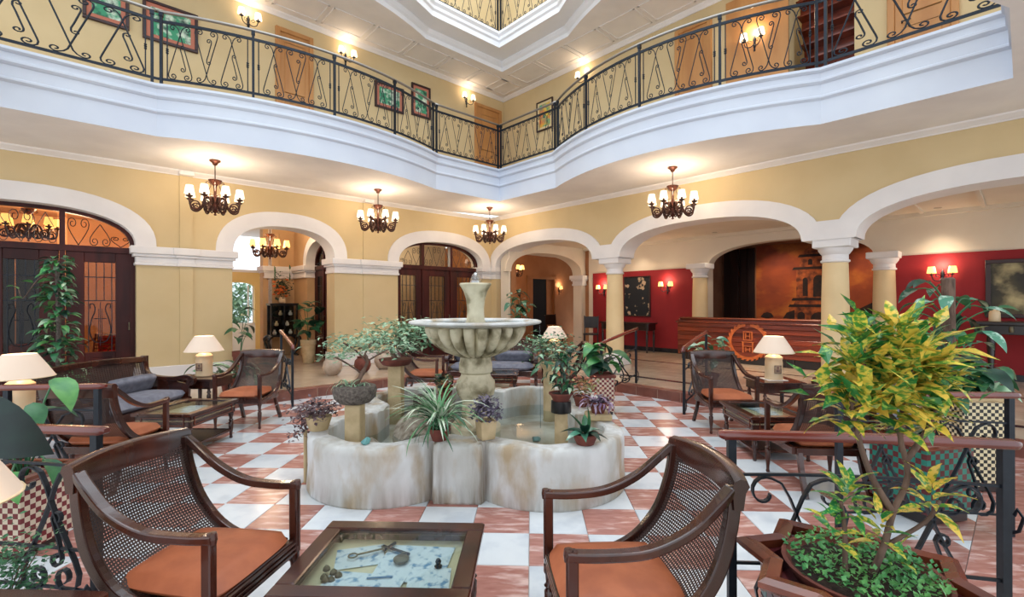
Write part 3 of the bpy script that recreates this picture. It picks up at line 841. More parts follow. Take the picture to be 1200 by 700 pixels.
# ================================================================= GLAZED DOOR SETS
def heart(mb, F, d, cx, z0, w, h, r=.009, flip=1):
    """heart scroll: two strands from a point at the bottom, curling in at the top"""
    for sgn in (-1, 1):
        pts = [(0, 0), (.16, .2), (.33, .42), (.45, .62), (.485, .78), (.44, .92), (.34, .985)]
        pts += spiral(.27, .80, .19, .05, PI * .40, 1.15, 12)
        path = [F(cx + sgn * a * w, d, (z0 + b * h) if flip > 0 else (z0 + h - b * h)) for a, b in pts]
        mb.tube(path, r, 4)
def lyre(mb, F, d, cx, z0, w, h, r=.008):
    for sgn in (-1, 1):
        pts = [(.02, .06), (.30, .12), (.46, .34), (.36, .62), (.22, .82), (.30, .96), (.44, .95), (.42, .86)]
        mb.tube(catmull([F(cx + sgn * a * w, d, z0 + b * h) for a, b in pts], 4), r, 4)
        mb.tube([F(cx + sgn * .07 * w, d, z0 + .12 * h), F(cx + sgn * .07 * w, d, z0 + .85 * h)], r * .7, 4)
    mb.tube([F(cx, d, z0), F(cx, d, z0 + h)], r * .8, 4)
    mb.tube([F(cx - .28 * w, d, z0 + .62 * h), F(cx + .28 * w, d, z0 + .62 * h)], r * .8, 4)
def door_set(name, label, F, c, hw, bays, zs=2.58, rise=.6, zt=2.50, d0=.2, open_bay=None, skip=()):
    t = thing(name, label, 'door'); t['kind'] = 'structure'
    mb = MB()
    a = arch_pts(c, hw, zs, rise); b = arch_pts(c, hw - .075, zs, rise - .07)
    n = len(a); vs = []
    for (sa, za), (sb, zb) in zip(a, b):
        vs += [F(sa, d0, za), F(sb, d0, zb), F(sb, d0 + .1, zb), F(sa, d0 + .1, za)]
    fs = []
    for i in range(n - 1):
        o, k = i * 4, i * 4 + 4
        fs += [(o, k, k + 1, o + 1), (o + 1, k + 1, k + 2, o + 2), (o + 2, k + 2, k + 3, o + 3)]
    mb.add(vs, fs)
    mb.box(c - hw, c - hw + .075, d0, d0 + .1, ZF, zs, F); mb.box(c + hw - .075, c + hw, d0, d0 + .1, ZF, zs, F)
    mb.build('frame', DOORW, t)
    MB().box(c - hw, c + hw, d0 - .03, d0 + .11, zt - .05, zt + .05, F).build('transom', DOORW, t)
    for m_ in bays[1:-1]:
        top = max(z for s, z in b if True) if False else None
        zc = zs + (rise - .05) * (1 - abs((m_ - c) / hw) ** 2.35) ** (1 / 2.35)
        MB().box(m_ - .035, m_ + .035, d0 - .02, d0 + .11, ZF, zc, F).build('mullion', DOORW, t)
    for i, (x0, x1) in enumerate(zip(bays[:-1], bays[1:])):
        cx = (x0 + x1) / 2; w = x1 - x0
        # fanlight
        zf0 = zt + .06
        lim = lambda x: zs + (rise - .09) * max(0, 1 - abs((x - c) / (hw - .05)) ** 2.35) ** (1 / 2.35)
        xs = [x0 + .06 + (w - .12) * k / 8 for k in range(9)]
        gp = MB(); gv = [F(x, d0 + .06, zf0 - .02) for x in xs] + [F(x, d0 + .06, max(lim(x), zf0)) for x in xs]
        gp.add(gv, [(k, k + 1, 10 + k, 9 + k) for k in range(8)]).build('fanlight_pane', DGLASS, t)
        sc = MB(); nh = 3
        for k in range(nh):
            hx = x0 + .06 + (w - .12) * (k + .5) / nh
            hh = max(.08, min(lim(hx - .1), lim(hx + .1)) - zf0 - .02)
            heart(sc, F, d0 + .03, hx, zf0, (w - .12) / nh, hh, .006, flip=1 if k % 2 == i % 2 else -1)
        sc.build('fanlight_scroll', IRON, t)
        if i in skip: continue
        # leaf
        lf = MB(); g0, g1 = (.22 * w / .9 if name == 'door_1' else .17 * w / .9,) * 2
        a0, a1 = x0 + .04, x1 - .04
        lf.bbox(a0, a0 + g0, d0 + .01, d0 + .07, ZF + .01, zt - .05, .006, F); lf.bbox(a1 - g1, a1, d0 + .01, d0 + .07, ZF + .01, zt - .05, .006, F)
        lf.bbox(a0 + g0, a1 - g1, d0 + .012, d0 + .068, ZF + .01, .75, .006, F); lf.bbox(a0 + g0, a1 - g1, d0 + .012, d0 + .068, zt - .22, zt - .05, .006, F)
        leaf = lf.build('door_leaf', DOORW, t)
        MB().box(a0 + g0 - .01, a1 - g1 + .01, d0 + .035, d0 + .04, .74, zt - .2, F).build('pane', DGLASS, leaf)
        gr = MB(); gw_ = a1 - a0 - g0 - g1
        for k in range(4):
            x = a0 + g0 + gw_ * (k + .5) / 4
            gr.box(x - .006, x + .006, d0 + .015, d0 + .03, 1.62 if 0 < k < 3 else .76, zt - .21, F)
        gr.box(a0 + g0, a1 - g1, d0 + .015, d0 + .03, 2.02, 2.035, F); gr.box(a0 + g0, a1 - g1, d0 + .015, d0 + .03, 1.62, 1.635, F)
        lyre(gr, F, d0 + .02, cx, .86, gw_ * .75, .74)
        gr.build('grille', IRON, leaf)
        MB().bbox(a0 + g0 + .05, a1 - g1 - .05, d0 - .0, d0 + .03, .30, .66, .012, F).build('raised_panel', DOORW, leaf)
        MB().tube([F(a1 - .05, d0, 1.12), F(a1 - .05, d0 - .05, 1.12), F(a1 - .05, d0 - .05, 1.24), F(a1 - .05, d0, 1.24)], .01).build('handle', BRASS, leaf)
    return t
door_set('door_1', 'dark arched door set with scrolled fanlight open to the restaurant', FL, -.62, 1.41, [-2.03, -1.09, -.15, .79])
door_set('door_2', 'dark arched glazed door set beside the corner column', FL, 7.2, 1.34, [5.86, 6.70, 7.60, 8.54])
door_set('door_3', 'dark arched glazed door set in the side hall', FHR, 12.0, .98, [11.02, 11.67, 12.33, 12.98])

# ================================================================= UPPER GALLERY: doors, stair, pictures
def pine_door(name, F, s0, s1, z1, label, d=0.0, parent=None, cas=.09):
    t = thing(name, label, 'door'); t['kind'] = 'structure'
    z0 = 4.74
    MB().bbox(s0, s1, d - .03, d + .03, z0, z1, .006, F).build('leaf', DOORL, t)
    mb = MB(); w = s1 - s0
    for (a, b, c, e) in ((.14, .86, .1, .42), (.14, .86, .5, .92)):
        mb.bbox(s0 + w * a, s0 + w * b, d - .045, d - .02, z0 + (z1 - z0) * c, z0 + (z1 - z0) * e, .012, F)
    mb.build('raised_panel', DOORL, t)
    for (a, b, c, e) in ((s0 - cas, s0, z0, z1 + cas), (s1, s1 + cas, z0, z1 + cas), (s0, s1, z1, z1 + cas)):
        MB().bbox(a, b, d - .06, d + .03, c, e, .008, F).build('casing', DOORL, t)
    MB().tube([F(s1 - .09, d - .03, 5.86), F(s1 - .09, d - .08, 5.86), F(s1 - .2, d - .08, 5.86)], .012).build('door_handle', IRON, t)
    return t
pine_door('door_5', FL, 3.14, 3.72, 7.22, 'pale pine bedroom door between two gallery sconces')
pine_door('door_6', FL, 8.36, 9.16, 7.12, 'pale pine bedroom door in the gallery corner')
pine_door('door_7', FUR, 4.32, 4.92, 7.2, 'pale pine gallery door beside the dark stair')
pine_door('door_8', FUR, .72, 1.36, 7.2, 'pale pine gallery door at the end beyond the stair')
# timber stair seen behind the stair opening
st = thing('staircase', 'dark brown wooden stair flight seen above the gallery railing', 'staircase', W(PU + .32, 2.35, 4.74), A45)
for k in range(11):
    MB().bbox(.0, 1.4, -.5, .5, 2.6 - .24 * k - .03, 2.6 - .24 * k, .004, lambda x, y, z, k=k: (x * .2 + .075 * k, y, z)).build('tread', DESKW, st)
    MB().bbox(.0, .03, -.5, .5, 2.36 - .24 * k, 2.6 - .24 * k, .004, lambda x, y, z, k=k: (x + .075 * k + .26, y, z)).build('riser', DESKW, st)
wgold = tag(MB().box(2.85, 3.95, -.02, .02, 4.74, 7.4, FUR).build('lit_wall_panel', DOORL), 'golden panel for the lit gallery wall beside the stair', 'wall panel', kind='structure')  # golden tone puts the lamplight on this stretch of wall into its colour

PGREEN = mat('print_green', (60, 150, 110), (210, 226, 206), scale=7, detail=5, rough=.6, lo=.45, hi=.6, c3=(28, 70, 56), s3=9)
PMAT = mat('print_mount', (190, 118, 96), rough=.8)
PFR = mat('picture_frame', (52, 26, 26), rough=.4)
def picture(F, s0, s1, z0, z1, label, group=None, d=0.0, fr=.05, mount=.065, art=None, mnt=None):
    t = thing('framed_picture', label, 'picture', group=group)
    o = F((s0 + s1) / 2, d, z0); 
    for (a, b, c, e) in ((s0, s1, z0, z0 + fr), (s0, s1, z1 - fr, z1), (s0, s0 + fr, z0 + fr, z1 - fr), (s1 - fr, s1, z0 + fr, z1 - fr)):
        MB().bbox(a, b, d - .05, d, c, e, .006, F).build('frame', PFR, t)
    MB().box(s0 + fr, s1 - fr, d - .025, d - .003, z0 + fr, z1 - fr, F).build('mount', mnt or PMAT, t)
    MB().box(s0 + fr + mount, s1 - fr - mount, d - .03, d - .024, z0 + fr + mount, z1 - fr - mount, F).build('print', art or PGREEN, t)
    return t
picture(FL, .1, .70, 6.28, 7.0, 'first green print in a dark frame on the gallery wall near the outer end', 'green prints on the gallery wall')
picture(FL, .88, 1.70, 6.24, 6.95, 'wide green print in a dark frame left of the gallery sconce', 'green prints on the gallery wall')
picture(FL, 5.25, 6.02, 6.26, 6.88, 'landscape green print in a dark frame between sconce and corner', 'green prints on the gallery wall')
picture(FL, 6.24, 6.80, 6.32, 7.14, 'tall green print in a dark frame near the corner door', 'green prints on the gallery wall')
picture(FUR, 8.5, 9.1, 6.24, 7.05, 'colourful print in a thin dark frame on the corner wall', mnt=mat('print_buff', (224, 206, 160), rough=.8), fr=.035,
        art=mat('print_multi', (60, 160, 130), (232, 196, 70), scale=6, rough=.6, lo=.4, hi=.6, c3=(226, 130, 70), s3=5))
picture(FB, 7.36, 8.25, 1.15, 2.34, 'large dark painting of pale leaves on the red wall', d=-.02, fr=.03, mount=.0,
        art=mat('flower_painting', (20, 26, 34), (196, 168, 138), scale=5, detail=2, rough=.7, lo=.6, hi=.66))
picture(FB, -1.4, .49, 1.28, 2.33, 'dark framed landscape painting above the counter', d=-.02, fr=.07, mount=.0,
        art=mat('landscape_painting', (48, 46, 40), (84, 78, 56), scale=1.6, detail=4, rough=.6, lo=.4, hi=.62, c3=(186, 172, 128), s3=2.4))
# ================================================================= GALLERY RAILINGS
RAILTOP = mat('handrail_metal', (150, 146, 140), rough=.28, metal=.85)
def scroll_unit(w=.36, h=.80):
    """one A-shaped scroll, metres: crossing near the top, curls outside above and inside below"""
    strands = []
    for sg in (1, -1):
        pts = spiral(-.098, h - .052, .009, .043, PI * .30 + 2.3 * PI, -1.15, 16)
        pts += [(-.045, h - .035), (-.018, h - .075)] + [(-.018 + (.148 + .018) * t, h - .075 + (.115 - h + .075) * t) for t in (.12, .3, .5, .7, .88, 1)]
        pts += [(.158, .07), (.152, .03), (.128, .008)] + spiral(.094, .05, .045, .010, -PI * .40, -1.2, 15)
        strands.append([(sg * x, z) for x, z in pts])
    b = spiral(.035, h * .60, .008, .03, -PI, 1.0, 10) + [(.004, h * .60 - .04), (.025, h * .46), (.05, h * .33), (.07, h * .23)] + spiral(.035, h * .20, .036, .010, .2, -1.15, 12)
    strands.append(b)
    return strands
def scroll_mesh(w, h, r, flip, m, name='scroll', n=4, thin=1.0):
    mb = MB()
    for st in scroll_unit(w, h):
        mb.tube([Vector((x, 0, (z if not flip else h - z))) for x, z in st], r, n, up=(0, 1, 0))
    return mb.mesh(name, m, smooth=2)
ZB, ZT, ZH = 4.85, 5.69, 5.83
SC = {f: scroll_mesh(.36, ZT - ZB - .03, .0078, f, IRONB) for f in (0, 1)}
def rail_path(pts): return [W(p, q) for p, q in pts]
def seg_len(P): return sum((b - a).length for a, b in zip(P[:-1], P[1:]))
def at_len(P, s):
    for a, b in zip(P[:-1], P[1:]):
        l = (b - a).length
        if s <= l + 1e-9: return a + (b - a) * (s / l if l else 0), (b - a).normalized()
        s -= l
    return P[-1], (P[-1] - P[-2]).normalized()
def rail_section(parent, pts, z0, npanel, pen=.05, posts=(True, True), zb=ZB, zt=ZT, zh=ZH, meshes=SC, uw=.355, floorz=4.74):
    P = rail_path(pts); L_ = seg_len(P)
    def lift(z, a=0, b=None):
        b = L_ if b is None else b
        k = max(2, int((b - a) / .12))
        return [at_len(P, a + (b - a) * i / k)[0] + Vector((0, 0, z)) for i in range(k + 1)]
    MB().tube(lift(zh), .024, 8).build('handrail', RAILTOP, parent, smooth=2)
    MB().tube(lift(zt), 0, flat=(.022, .04), up=(0, 0, 1)).build('top_bar', IRONB, parent)
    MB().tube(lift(zb), 0, flat=(.022, .034), up=(0, 0, 1)).build('bottom_bar', IRONB, parent)
    for i in range(npanel + 1):
        s = L_ * i / npanel
        s = min(max(s, pen), L_ - pen)
        c, t = at_len(P, s)
        if (i == 0 and not posts[0]) or (i == npanel and not posts[1]): continue
        rz = math.atan2(t.y, t.x)
        mb = MB(); mb.M = Matrix.Translation(c) @ Matrix.Rotation(rz, 4, 'Z')
        mb.box(-.018, .018, -.018, .018, floorz, zh); mb.box(-.045, .045, -.03, .03, floorz - .006, floorz + .014); mb.box(-.026, .026, -.026, .026, zh - .07, zh - .012)
        mb.build('post', IRONB, parent)
        for sd in (-1, 1):
            ss = s + sd * .075
            if ss < 0 or ss > L_: continue
            c2, t2 = at_len(P, ss)
            m2 = MB(); m2.tube([c2 + Vector((0, 0, zb)), c2 + Vector((0, 0, zt))], .009, 6)
            m2.lathe([(.01, -.045), (.02, -.03), (.012, -.012), (.022, 0), (.012, .012), (.02, .03), (.01, .045)], 8, (c2.x, c2.y, (zb + zt) / 2))
            m2.build('baluster', IRONB, parent)
    for i in range(npanel):
        a = L_ * i / npanel + .12; b = L_ * (i + 1) / npanel - .12
        n = max(1, round((b - a) / uw * .98))
        if n % 2 == 0 and n > 2: n -= 1
        for k in range(n):
            s = a + (b - a) * (k + .5) / n
            c, t = at_len(P, s)
            place('scroll', meshes[k % 2], parent, c + Vector((0, 0, zb + .015)), math.atan2(t.y, t.x), scale=((b - a) / n / .36 * 1.0, 1, 1))
OR = offs(O1, -.03)
K2 = 20
# indices: 0 corner(+,+), 1..21 bow of the left side, 22 corner(-,+), 23..43 bow, 44 corner(-,-), 45..65 bow, 66 corner(+,-), 67..87 bow of the right side
rl = thing('gallery_railing', 'dark scrolled iron railing running round the bowed first gallery', 'railing')
rail_section(rl, [OR[22], OR[21]], 0, 1, pen=.06)
rail_section(rl, OR[1:22][::-1], 0, 4)
rail_section(rl, [OR[1], OR[0]], 0, 1, uw=.275)
rr_ = rl
rail_section(rr_, [OR[0], OR[87]], 0, 1, uw=.275)
rail_section(rr_, OR[67:88][::-1], 0, 4)
rail_section(rr_, [OR[67], OR[66]], 0, 1, pen=.06)
# corner knob where the two railings meet
r3 = thing('gallery_railing', 'scrolled iron railing of the topmost gallery corner', 'railing')
O3R = offs(O3, -.03); z3 = ZC2 + .545
SC3 = SC
rail_section(r3, [O3R[1], O3R[0]], 0, 1, zb=z3 + .09, zt=z3 + .93, zh=z3 + 1.07, floorz=z3, uw=.275)
rail_section(r3, [O3R[0], O3R[87]], 0, 1, zb=z3 + .09, zt=z3 + .93, zh=z3 + 1.07, floorz=z3, uw=.275)
rail_section(r3, O3R[1:8][::-1], 0, 1, zb=z3 + .09, zt=z3 + .93, zh=z3 + 1.07, floorz=z3, uw=.275)
rail_section(r3, O3R[81:88][::-1], 0, 1, zb=z3 + .09, zt=z3 + .93, zh=z3 + 1.07, floorz=z3, uw=.275)

# ================================================================= COURT RAILINGS (wooden handrail, iron scrolls)
RAILW = mat('rail_wood', (138, 60, 46), (92, 34, 30), scale=4, rough=.22, stretch=(.3, 1, 1), coat=.5)
def court_scroll(w, h, r=.011):
    """A-frame of the court rails: big curls at the top, C-scrolls at the foot"""
    mb = MB()
    for sg in (-1, 1):
        top = spiral(-.26, .875, .05, .125, PI / 3 + 1.6 * PI, -.8, 12)
        leg = [(-.12, .95), (-.05, .84), (.02, .68), (.10, .53), (.19, .38), (.28, .24), (.33, .13), (.31, .04), (.23, .0)]
        foot = spiral(.16, .10, .10, .04, -PI / 2, -.95, 10)
        mb.tube([(sg * x * w, 0, z * h) for x, z in top + leg + foot], 0, flat=(r * .8, r * 2.2), up=(0, 1, 0))
    inner = spiral(.08, .58, .02, .06, PI - 2 * PI, 1.0, 9) + [(.05, .50), (.09, .40), (.12, .30)] + spiral(.06, .25, .07, .025, 0, -.95, 9)
    mb.tube([(x * w, 0, z * h) for x, z in inner], 0, flat=(r * .8, r * 1.8), up=(0, 1, 0))
    return mb.mesh('scroll', IRON, smooth=False)
def handrail_mesh(L_, sag=0.0, w=.062, hgt=.042):
    mb = MB(); prof = [(-w / 2, .008), (-w / 2 * .8, 0), (w / 2 * .8, 0), (w / 2, .008), (w / 2, hgt * .55), (w / 2 * .72, hgt * .9), (0, hgt), (-w / 2 * .72, hgt * .9), (-w / 2, hgt * .55)]
    n = len(prof); xs = [0, .015, .03] + [L_ * k / 8 for k in range(1, 8)] + [L_ - .03, L_ - .015, L_]
    vs = []
    for i, x in enumerate(xs):
        e = .55 if i in (0, len(xs) - 1) else (.88 if i in (1, len(xs) - 2) else 1)
        for a, b in prof: vs.append((x, a * e, hgt / 2 + (b - hgt / 2) * e + sag * math.sin(PI * x / L_)))
    fs = [tuple(range(n - 1, -1, -1)), tuple(range(len(xs) * n - n, len(xs) * n))]
    for i in range(len(xs) - 1):
        for k in range(n): fs.append((i * n + k, i * n + (k + 1) % n, i * n + n + (k + 1) % n, i * n + n + k))
    mb.add(vs, fs); return mb
def court_rail(label, a, b, z0, h=.93, posts=(0, 1), bars=(.14, .34, .76), nscroll=2, sag=.0, ends=.06, curl=True):
    a = Vector(a); b = Vector(b); d = b - a; L_ = d.length; rz = math.atan2(d.y, d.x)
    t = thing('court_railing', label, 'railing', (a.x, a.y, z0), rz, 'wood-topped court railings')
    handrail_mesh(L_ + 2 * ends, sag).build('handrail', RAILW, t, smooth=True, loc=(-ends, 0, h))
    for s in posts:
        x = s * L_
        m = MB().box(x - .018, x + .018, -.018, .018, 0, h + .004)
        if curl:
            m.tube([(x, -.018, .03), (x, -.06, .06), (x, -.09, .16), (x, -.05, .2), (x, -.03, .15)], 0, flat=(.02, .008), up=(1, 0, 0))
        m.build('post', IRON, t)
    for z in bars:
        MB().tube([(0, 0, z), (L_ * .25, 0, z + .012), (L_ * .5, 0, z + .016), (L_ * .75, 0, z + .012), (L_, 0, z)], 0, flat=(.014, .012), up=(0, 0, 1)).build('bar', IRON, t)
    if nscroll:
        lo, hi = bars[0], bars[-1]
        me = court_scroll(L_ / nscroll * .95, hi - lo)
        for k in range(nscroll):
            place('scroll', me, t, (L_ * (k + .5) / nscroll, 0, lo), 0)
    return t
court_rail('wood-topped iron rail behind the croton planter', (.955, 2.30, 0), (2.10, 2.19, 0), 0, sag=.006)
court_rail('short wood-topped iron rail behind the green tiled planter', (2.10, 3.32, 0), (3.22, 3.32, 0), 0, nscroll=2)
court_rail('wood-topped rail in front of the sofa and cane chair', (-3.95, 3.42, 0), (-3.32, 3.50, 0), 0, nscroll=1)
court_rail('wood-topped rail reaching behind the front cane armchair', (-3.2, 2.36, 0), (-2.17, 2.28, 0), 0, nscroll=2)
def stair_rail(label, lowp, highp, zl, zh, flip=1):
    """short sloping rail at a step: low post inside the court, high post on the raised floor"""
    a = Vector(lowp); b = Vector(highp); d = (b - a).to_2d() if False else Vector((b.x - a.x, b.y - a.y, 0)); L_ = d.length
    rz = math.atan2(d.y, d.x)
    t = thing('step_railing', label, 'railing', (a.x, a.y, 0), rz, 'railings at the court steps')
    h = .93
    mb = MB(); top = [(-.06, 0, zl + h - .05), (-.03, 0, zl + h - .01), (.03, 0, zl + h + .01), (L_ * .5, 0, (zl + zh) / 2 + h + .02), (L_ + .05, 0, zh + h + .03)]
    mb.tube(catmull(top, 5), .028, 8); mb.build('handrail', RAILW, t, smooth=2)
    MB().box(-.016, .016, -.016, .016, zl, zl + h).build('post', IRON, t)
    MB().box(L_ - .016, L_ + .016, -.016, .016, zh, zh + h).build('post', IRON, t)
    for k in (.16, .62):
        MB().tube([(0, 0, zl + k), (L_, 0, zh + k)], .011, 6).build('bar', IRON, t)
    me = court_scroll(L_ * .9, .50, .011)
    place('scroll', me, t, (L_ / 2, 0, (zl + zh) / 2 + .14))
    for x, z in ((0.0, zl), (L_, zh)):
        MB().tube(catmull([(x, 0, z + .03), (x + .08, 0, z + .05), (x + .09, 0, z + .17), (x + .03, 0, z + .22), (x, 0, z + .32)], 3), .008, 5).build('curl', IRON, t)
    return t
stair_rail('sloping step rail beside the left cane chair', (-3.62, 7.05, 0), (-4.17, 7.75, 0), 0, ZF)
stair_rail('sloping step rail in front of the column by the far steps', (1.10, 7.45, 0), (1.85, 8.42, 0), 0, ZF)
stair_rail('sloping step rail beside the right cane chair with reddish top', (2.15, 6.75, 0), (2.75, 7.55, 0), 0, ZF)

# ================================================================= CHANDELIERS
def make_chandelier(name, label, shade, group, drop=.94, z_ceiling=ZS, p=0, q=0, R=.385):
    t = thing(name, label, 'chandelier', W(p, q, z_ceiling - drop), math.atan2(W(p, q).y, W(p, q).x), group)
    MB().lathe([(.0, drop - .09), (.03, drop - .085), (.045, drop - .05), (.085, drop - .02), (.085, drop)], 16).build('canopy', COPPER, t, smooth=True)
    MB().tube([(0, 0, .60), (0, 0, drop - .06)], .009, 6).build('rod', BRONZE, t)
    MB().lathe([(.0, .0), (.025, .012), (.012, .04), (.03, .06), (.058, .1), (.055, .20), (.03, .26), (.022, .36), (.026, .50), (.1, .585), (.105, .60), (.03, .62), (.0, .63)], 16).build('body', COPPER, t, smooth=True)
    arm = MB()
    P = [(.04, 0, .20), (.10, 0, .30), (.16, 0, .27), (.20, 0, .14), (.28, 0, .07), (.36, 0, .10), (R, 0, .20), (R, 0, .27)]
    arm.tube(catmull(P, 4), [.019] * 10 + [.015] * 19, 6)
    arm.tube(catmull([(a, 0, b) for a, b in spiral(.29, .135, .085, .02, -.4, 1.5, 12)], 2), .012, 5)
    arm.tube(catmull([(a, 0, b) for a, b in spiral(.13, .12, .08, .02, 1.2, 1.3, 10)], 2), .011, 5)
    arm = arm.mesh('arm', BRONZE, smooth=2)
    cup = MB().lathe([(.012, .245), (.05, .265), (.055, .28), (.018, .285), (.018, .33)], 12, (R, 0, 0)).mesh('cup', BRONZE, smooth=True)
    sh = MB().lathe([(.074, .305), (.066, .36), (.052, .445)], 16, (R, 0, 0), cap=False).mesh('shade', shade, smooth=True)
    for k in range(8):
        a = PI / 8 + k * PI / 4
        ar = place('arm', arm, t, (0, 0, 0), a)
        place('cup', cup, ar); place('shade', sh, ar)
    for k in range(4):
        a = k * PI / 2
        mb = MB(); mb.tube(catmull([(.02, 0, .34), (.09, 0, .40), (.06, 0, .52), (.11, 0, .57), (.13, 0, .54), (.10, 0, .53)], 4), .006, 5)
        mb.build('crown_scroll', BRONZE, t, rz=a)
    return t
WARM = (1.0, .78, .54)
ch0 = make_chandelier('chandelier', 'bronze shaded chandelier nearest the tall left arch', SHADE, 'court chandeliers', p=1.75, q=9.30)
CH = [(1.75, 9.30)]
for p, q, lab in ((4.76, 9.36, 'bronze shaded chandelier between the middle arch and the glazed doors'), (7.76, 9.23, 'bronze shaded chandelier hanging in the far corner of the arcade'),
                  (7.88, 4.28, 'bronze shaded chandelier in front of the reception arch')):
    dup(ch0, W(p, q, ZS - .94), math.atan2(W(p, q).y, W(p, q).x), lab, 'court chandeliers'); CH.append((p, q))
for p, q in CH: point_light('chandelier_glow', W(p, q, ZS - .42), 42, WARM, .16)
chh = make_chandelier('chandelier', 'amber shaded chandelier in the side hall beyond the arch', SHADEY, 'inner chandeliers', drop=1.0, z_ceiling=3.62, p=3.42, q=12.2)
point_light('hall_glow', W(3.42, 12.2, 3.15), 70, WARM, .16)
dup(chh, W(-.62, 12.4, 2.72), .4, 'amber shaded chandelier in the restaurant behind the fanlight', 'inner chandeliers')
point_light('restaurant_glow', W(-.1, 12.9, 3.05), 110, (1, .76, .5), .3)
dup(chh, W(11.05, 12.0, 2.40), .3, 'amber shaded chandelier in the orange corridor', 'inner chandeliers')
point_light('corridor_glow', W(11.2, 11.8, 2.9), 26, (1, .66, .36), .2)
point_light('saloon_fill', W(7.0, 12.2, 2.9), 70, (1, .86, .66), .3)  # fill light added to brighten the room seen through the door panes

# ================================================================= WALL SCONCES
def sconce(F, s, z, label, group, shade=SHADE, energy=3, d=0.0, single=False, light=True):
    o = F(s, d, z); fx = F(s + 1, d, z) - o; n = F(s, d - 1, z) - o
    rz = math.atan2(fx.y, fx.x)
    t = thing('wall_sconce', label, 'sconce', o, rz, group)
    # local x along the wall; out of the wall is +-y
    sy = 1 if Matrix.Rotation(rz, 3, 'Z') @ Vector((0, 1, 0)) @ n > 0 else -1
    MB().lathe([(.0, -.16), (.02, -.15), (.014, -.10), (.03, -.05), (.02, .02), (.032, .06), (.015, .12), (.0, .14)], 10, (0, sy * .02, 0)).build('backplate', IRON, t, smooth=True)
    for sg in ((-1, 1) if not single else (0,)):
        mb = MB(); mb.tube(catmull([(0, sy * .03, -.02), (sg * .05, sy * .10, -.09), (sg * .12, sy * .13, -.07), (sg * .15, sy * .13, .03)], 4), .009, 6)
        mb.tube(catmull([(sg * .03, sy * .06, .02), (sg * .08, sy * .09, .05), (sg * .09, sy * .1, .0), (sg * .05, sy * .09, -.01)], 3), .006, 5)
        mb.lathe([(.01, .02), (.045, .035), (.012, .045), (.012, .08)], 10, (sg * .15, sy * .13, 0))
        ar = mb.build('arm', IRON, t, smooth=2)
        MB().lathe([(.072, .06), (.064, .12), (.052, .185)], 14, (sg * .15, sy * .13, 0), cap=False).build('shade', shade, ar, smooth=True)
    if light: point_light('sconce_glow', o + n * .13 + Vector((0, 0, .22)), energy, WARM, .05)
    return t
G1 = 'gallery sconces'; 
sconce(FL, 2.55, 7.17, 'twin shaded sconce left of the first pine door upstairs', G1)
sconce(FL, 4.54, 7.14, 'twin shaded sconce between pine door and green prints upstairs', G1)
sconce(FL, 7.98, 7.14, 'twin shaded sconce beside the corner pine door upstairs', G1)
sconce(FUR, 7.42, 7.14, 'twin shaded sconce on the corner wall behind the bowed railing', G1)
sconce(FUR, 3.42, 6.42, 'twin shaded sconce on the golden lit-wall panel beside the stair', G1, energy=7)
G2 = 'red wall sconces'
sconce(FB, 6.82, 1.96, 'amber twin sconce on red wall right of the leaf painting', G2, SHADEY, 7, d=-.02)
sconce(FB, 9.0, 1.93, 'amber twin sconce on red wall left of the leaf painting', G2, SHADEY, 7, d=-.02)
sconce(FB, 1.07, 2.06, 'amber twin sconce on red wall beside the dark landscape painting', G2, SHADEY, 8, d=-.02)
sconce(FO, 14.62, 2.05, 'single amber sconce by the orange corridor doorway', G2, SHADEY, 5, single=True)
# recessed downlights washing the lobby walls
for q, e in ((5.3, 30), (1.1, 30), (-.9, 26), (7.6, 26)):
    dl = thing('downlight', 'small round recessed ceiling spotlight in the lobby', 'downlight', W(PB - .45, q, 3.33), group='lobby downlights')
    MB().lathe([(.05, -.012), (.06, -.01), (.06, .002)], 14).build('ring', STEEL, dl)
    MB().lathe([(.04, -.006), (.04, .0)], 12).build('lens', SHADE, dl)
    spot_light('downlight_beam', W(PB - .45, q, 3.30), W(PB - .12, q, 0), e, (1, .82, .6), 1.5, .8)
for q in (4.7, 2.6):
    dl = thing('downlight', 'small round spotlight under the reception arch', 'downlight', W(PB + .15, q, 3.2), group='niche downlights')
    MB().lathe([(.05, -.16), (.06, -.15), (.06, .0)], 14).build('ring', STEEL, dl)
    MB().lathe([(.04, -.163), (.04, -.155)], 12).build('lens', SHADE, dl)
    spot_light('downlight_beam', W(PB + .9, q, 3.1), W(PB + 2.3, q - .2, 1.7), 90, (1, .74, .48), 1.5, .8)
dl = thing('downlight', 'recessed spotlight added to brighten the reception desk', 'downlight', W(PB - 1.6, 3.4, 3.33))  # fitting added to go with the extra light on the desk
MB().lathe([(.05, -.012), (.06, -.01), (.06, .002)], 14).build('ring', STEEL, dl)
MB().lathe([(.04, -.006), (.04, .0)], 12).build('lens', SHADE, dl)
for p_, q_, zc_, lab_ in ((10.6, 7.8, 3.33, 'small globe light added to brighten the lobby'), (7.0, 12.2, 3.5, 'small globe light added to brighten the room behind the glazed doors')):
    gl = thing('fill_globe', lab_, 'fill light', W(p_, q_, zc_))  # globes added as fittings for the lobby and saloon fill lights
    MB().lathe([(.07, 0), (.07, -.02), (.02, -.03), (.02, -.06)], 14).build('mount', BRONZE, gl)
    MB().lathe([(.02, -.06), (.07, -.08), (.1, -.14), (.07, -.2), (.0, -.22)], 16).build('globe', SHADE, gl, smooth=True)
spot_light('desk_fill', W(PB - 1.6, 3.4, 3.3), W(11.1, 3.6, .6), 320, (1, .8, .6), 1.5, .8)  # added spot that brightens the desk front
point_light('lobby_fill', W(10.6, 7.8, 3.02), 22, (1, .8, .6), .2)  # added fill for the lobby behind the arcade
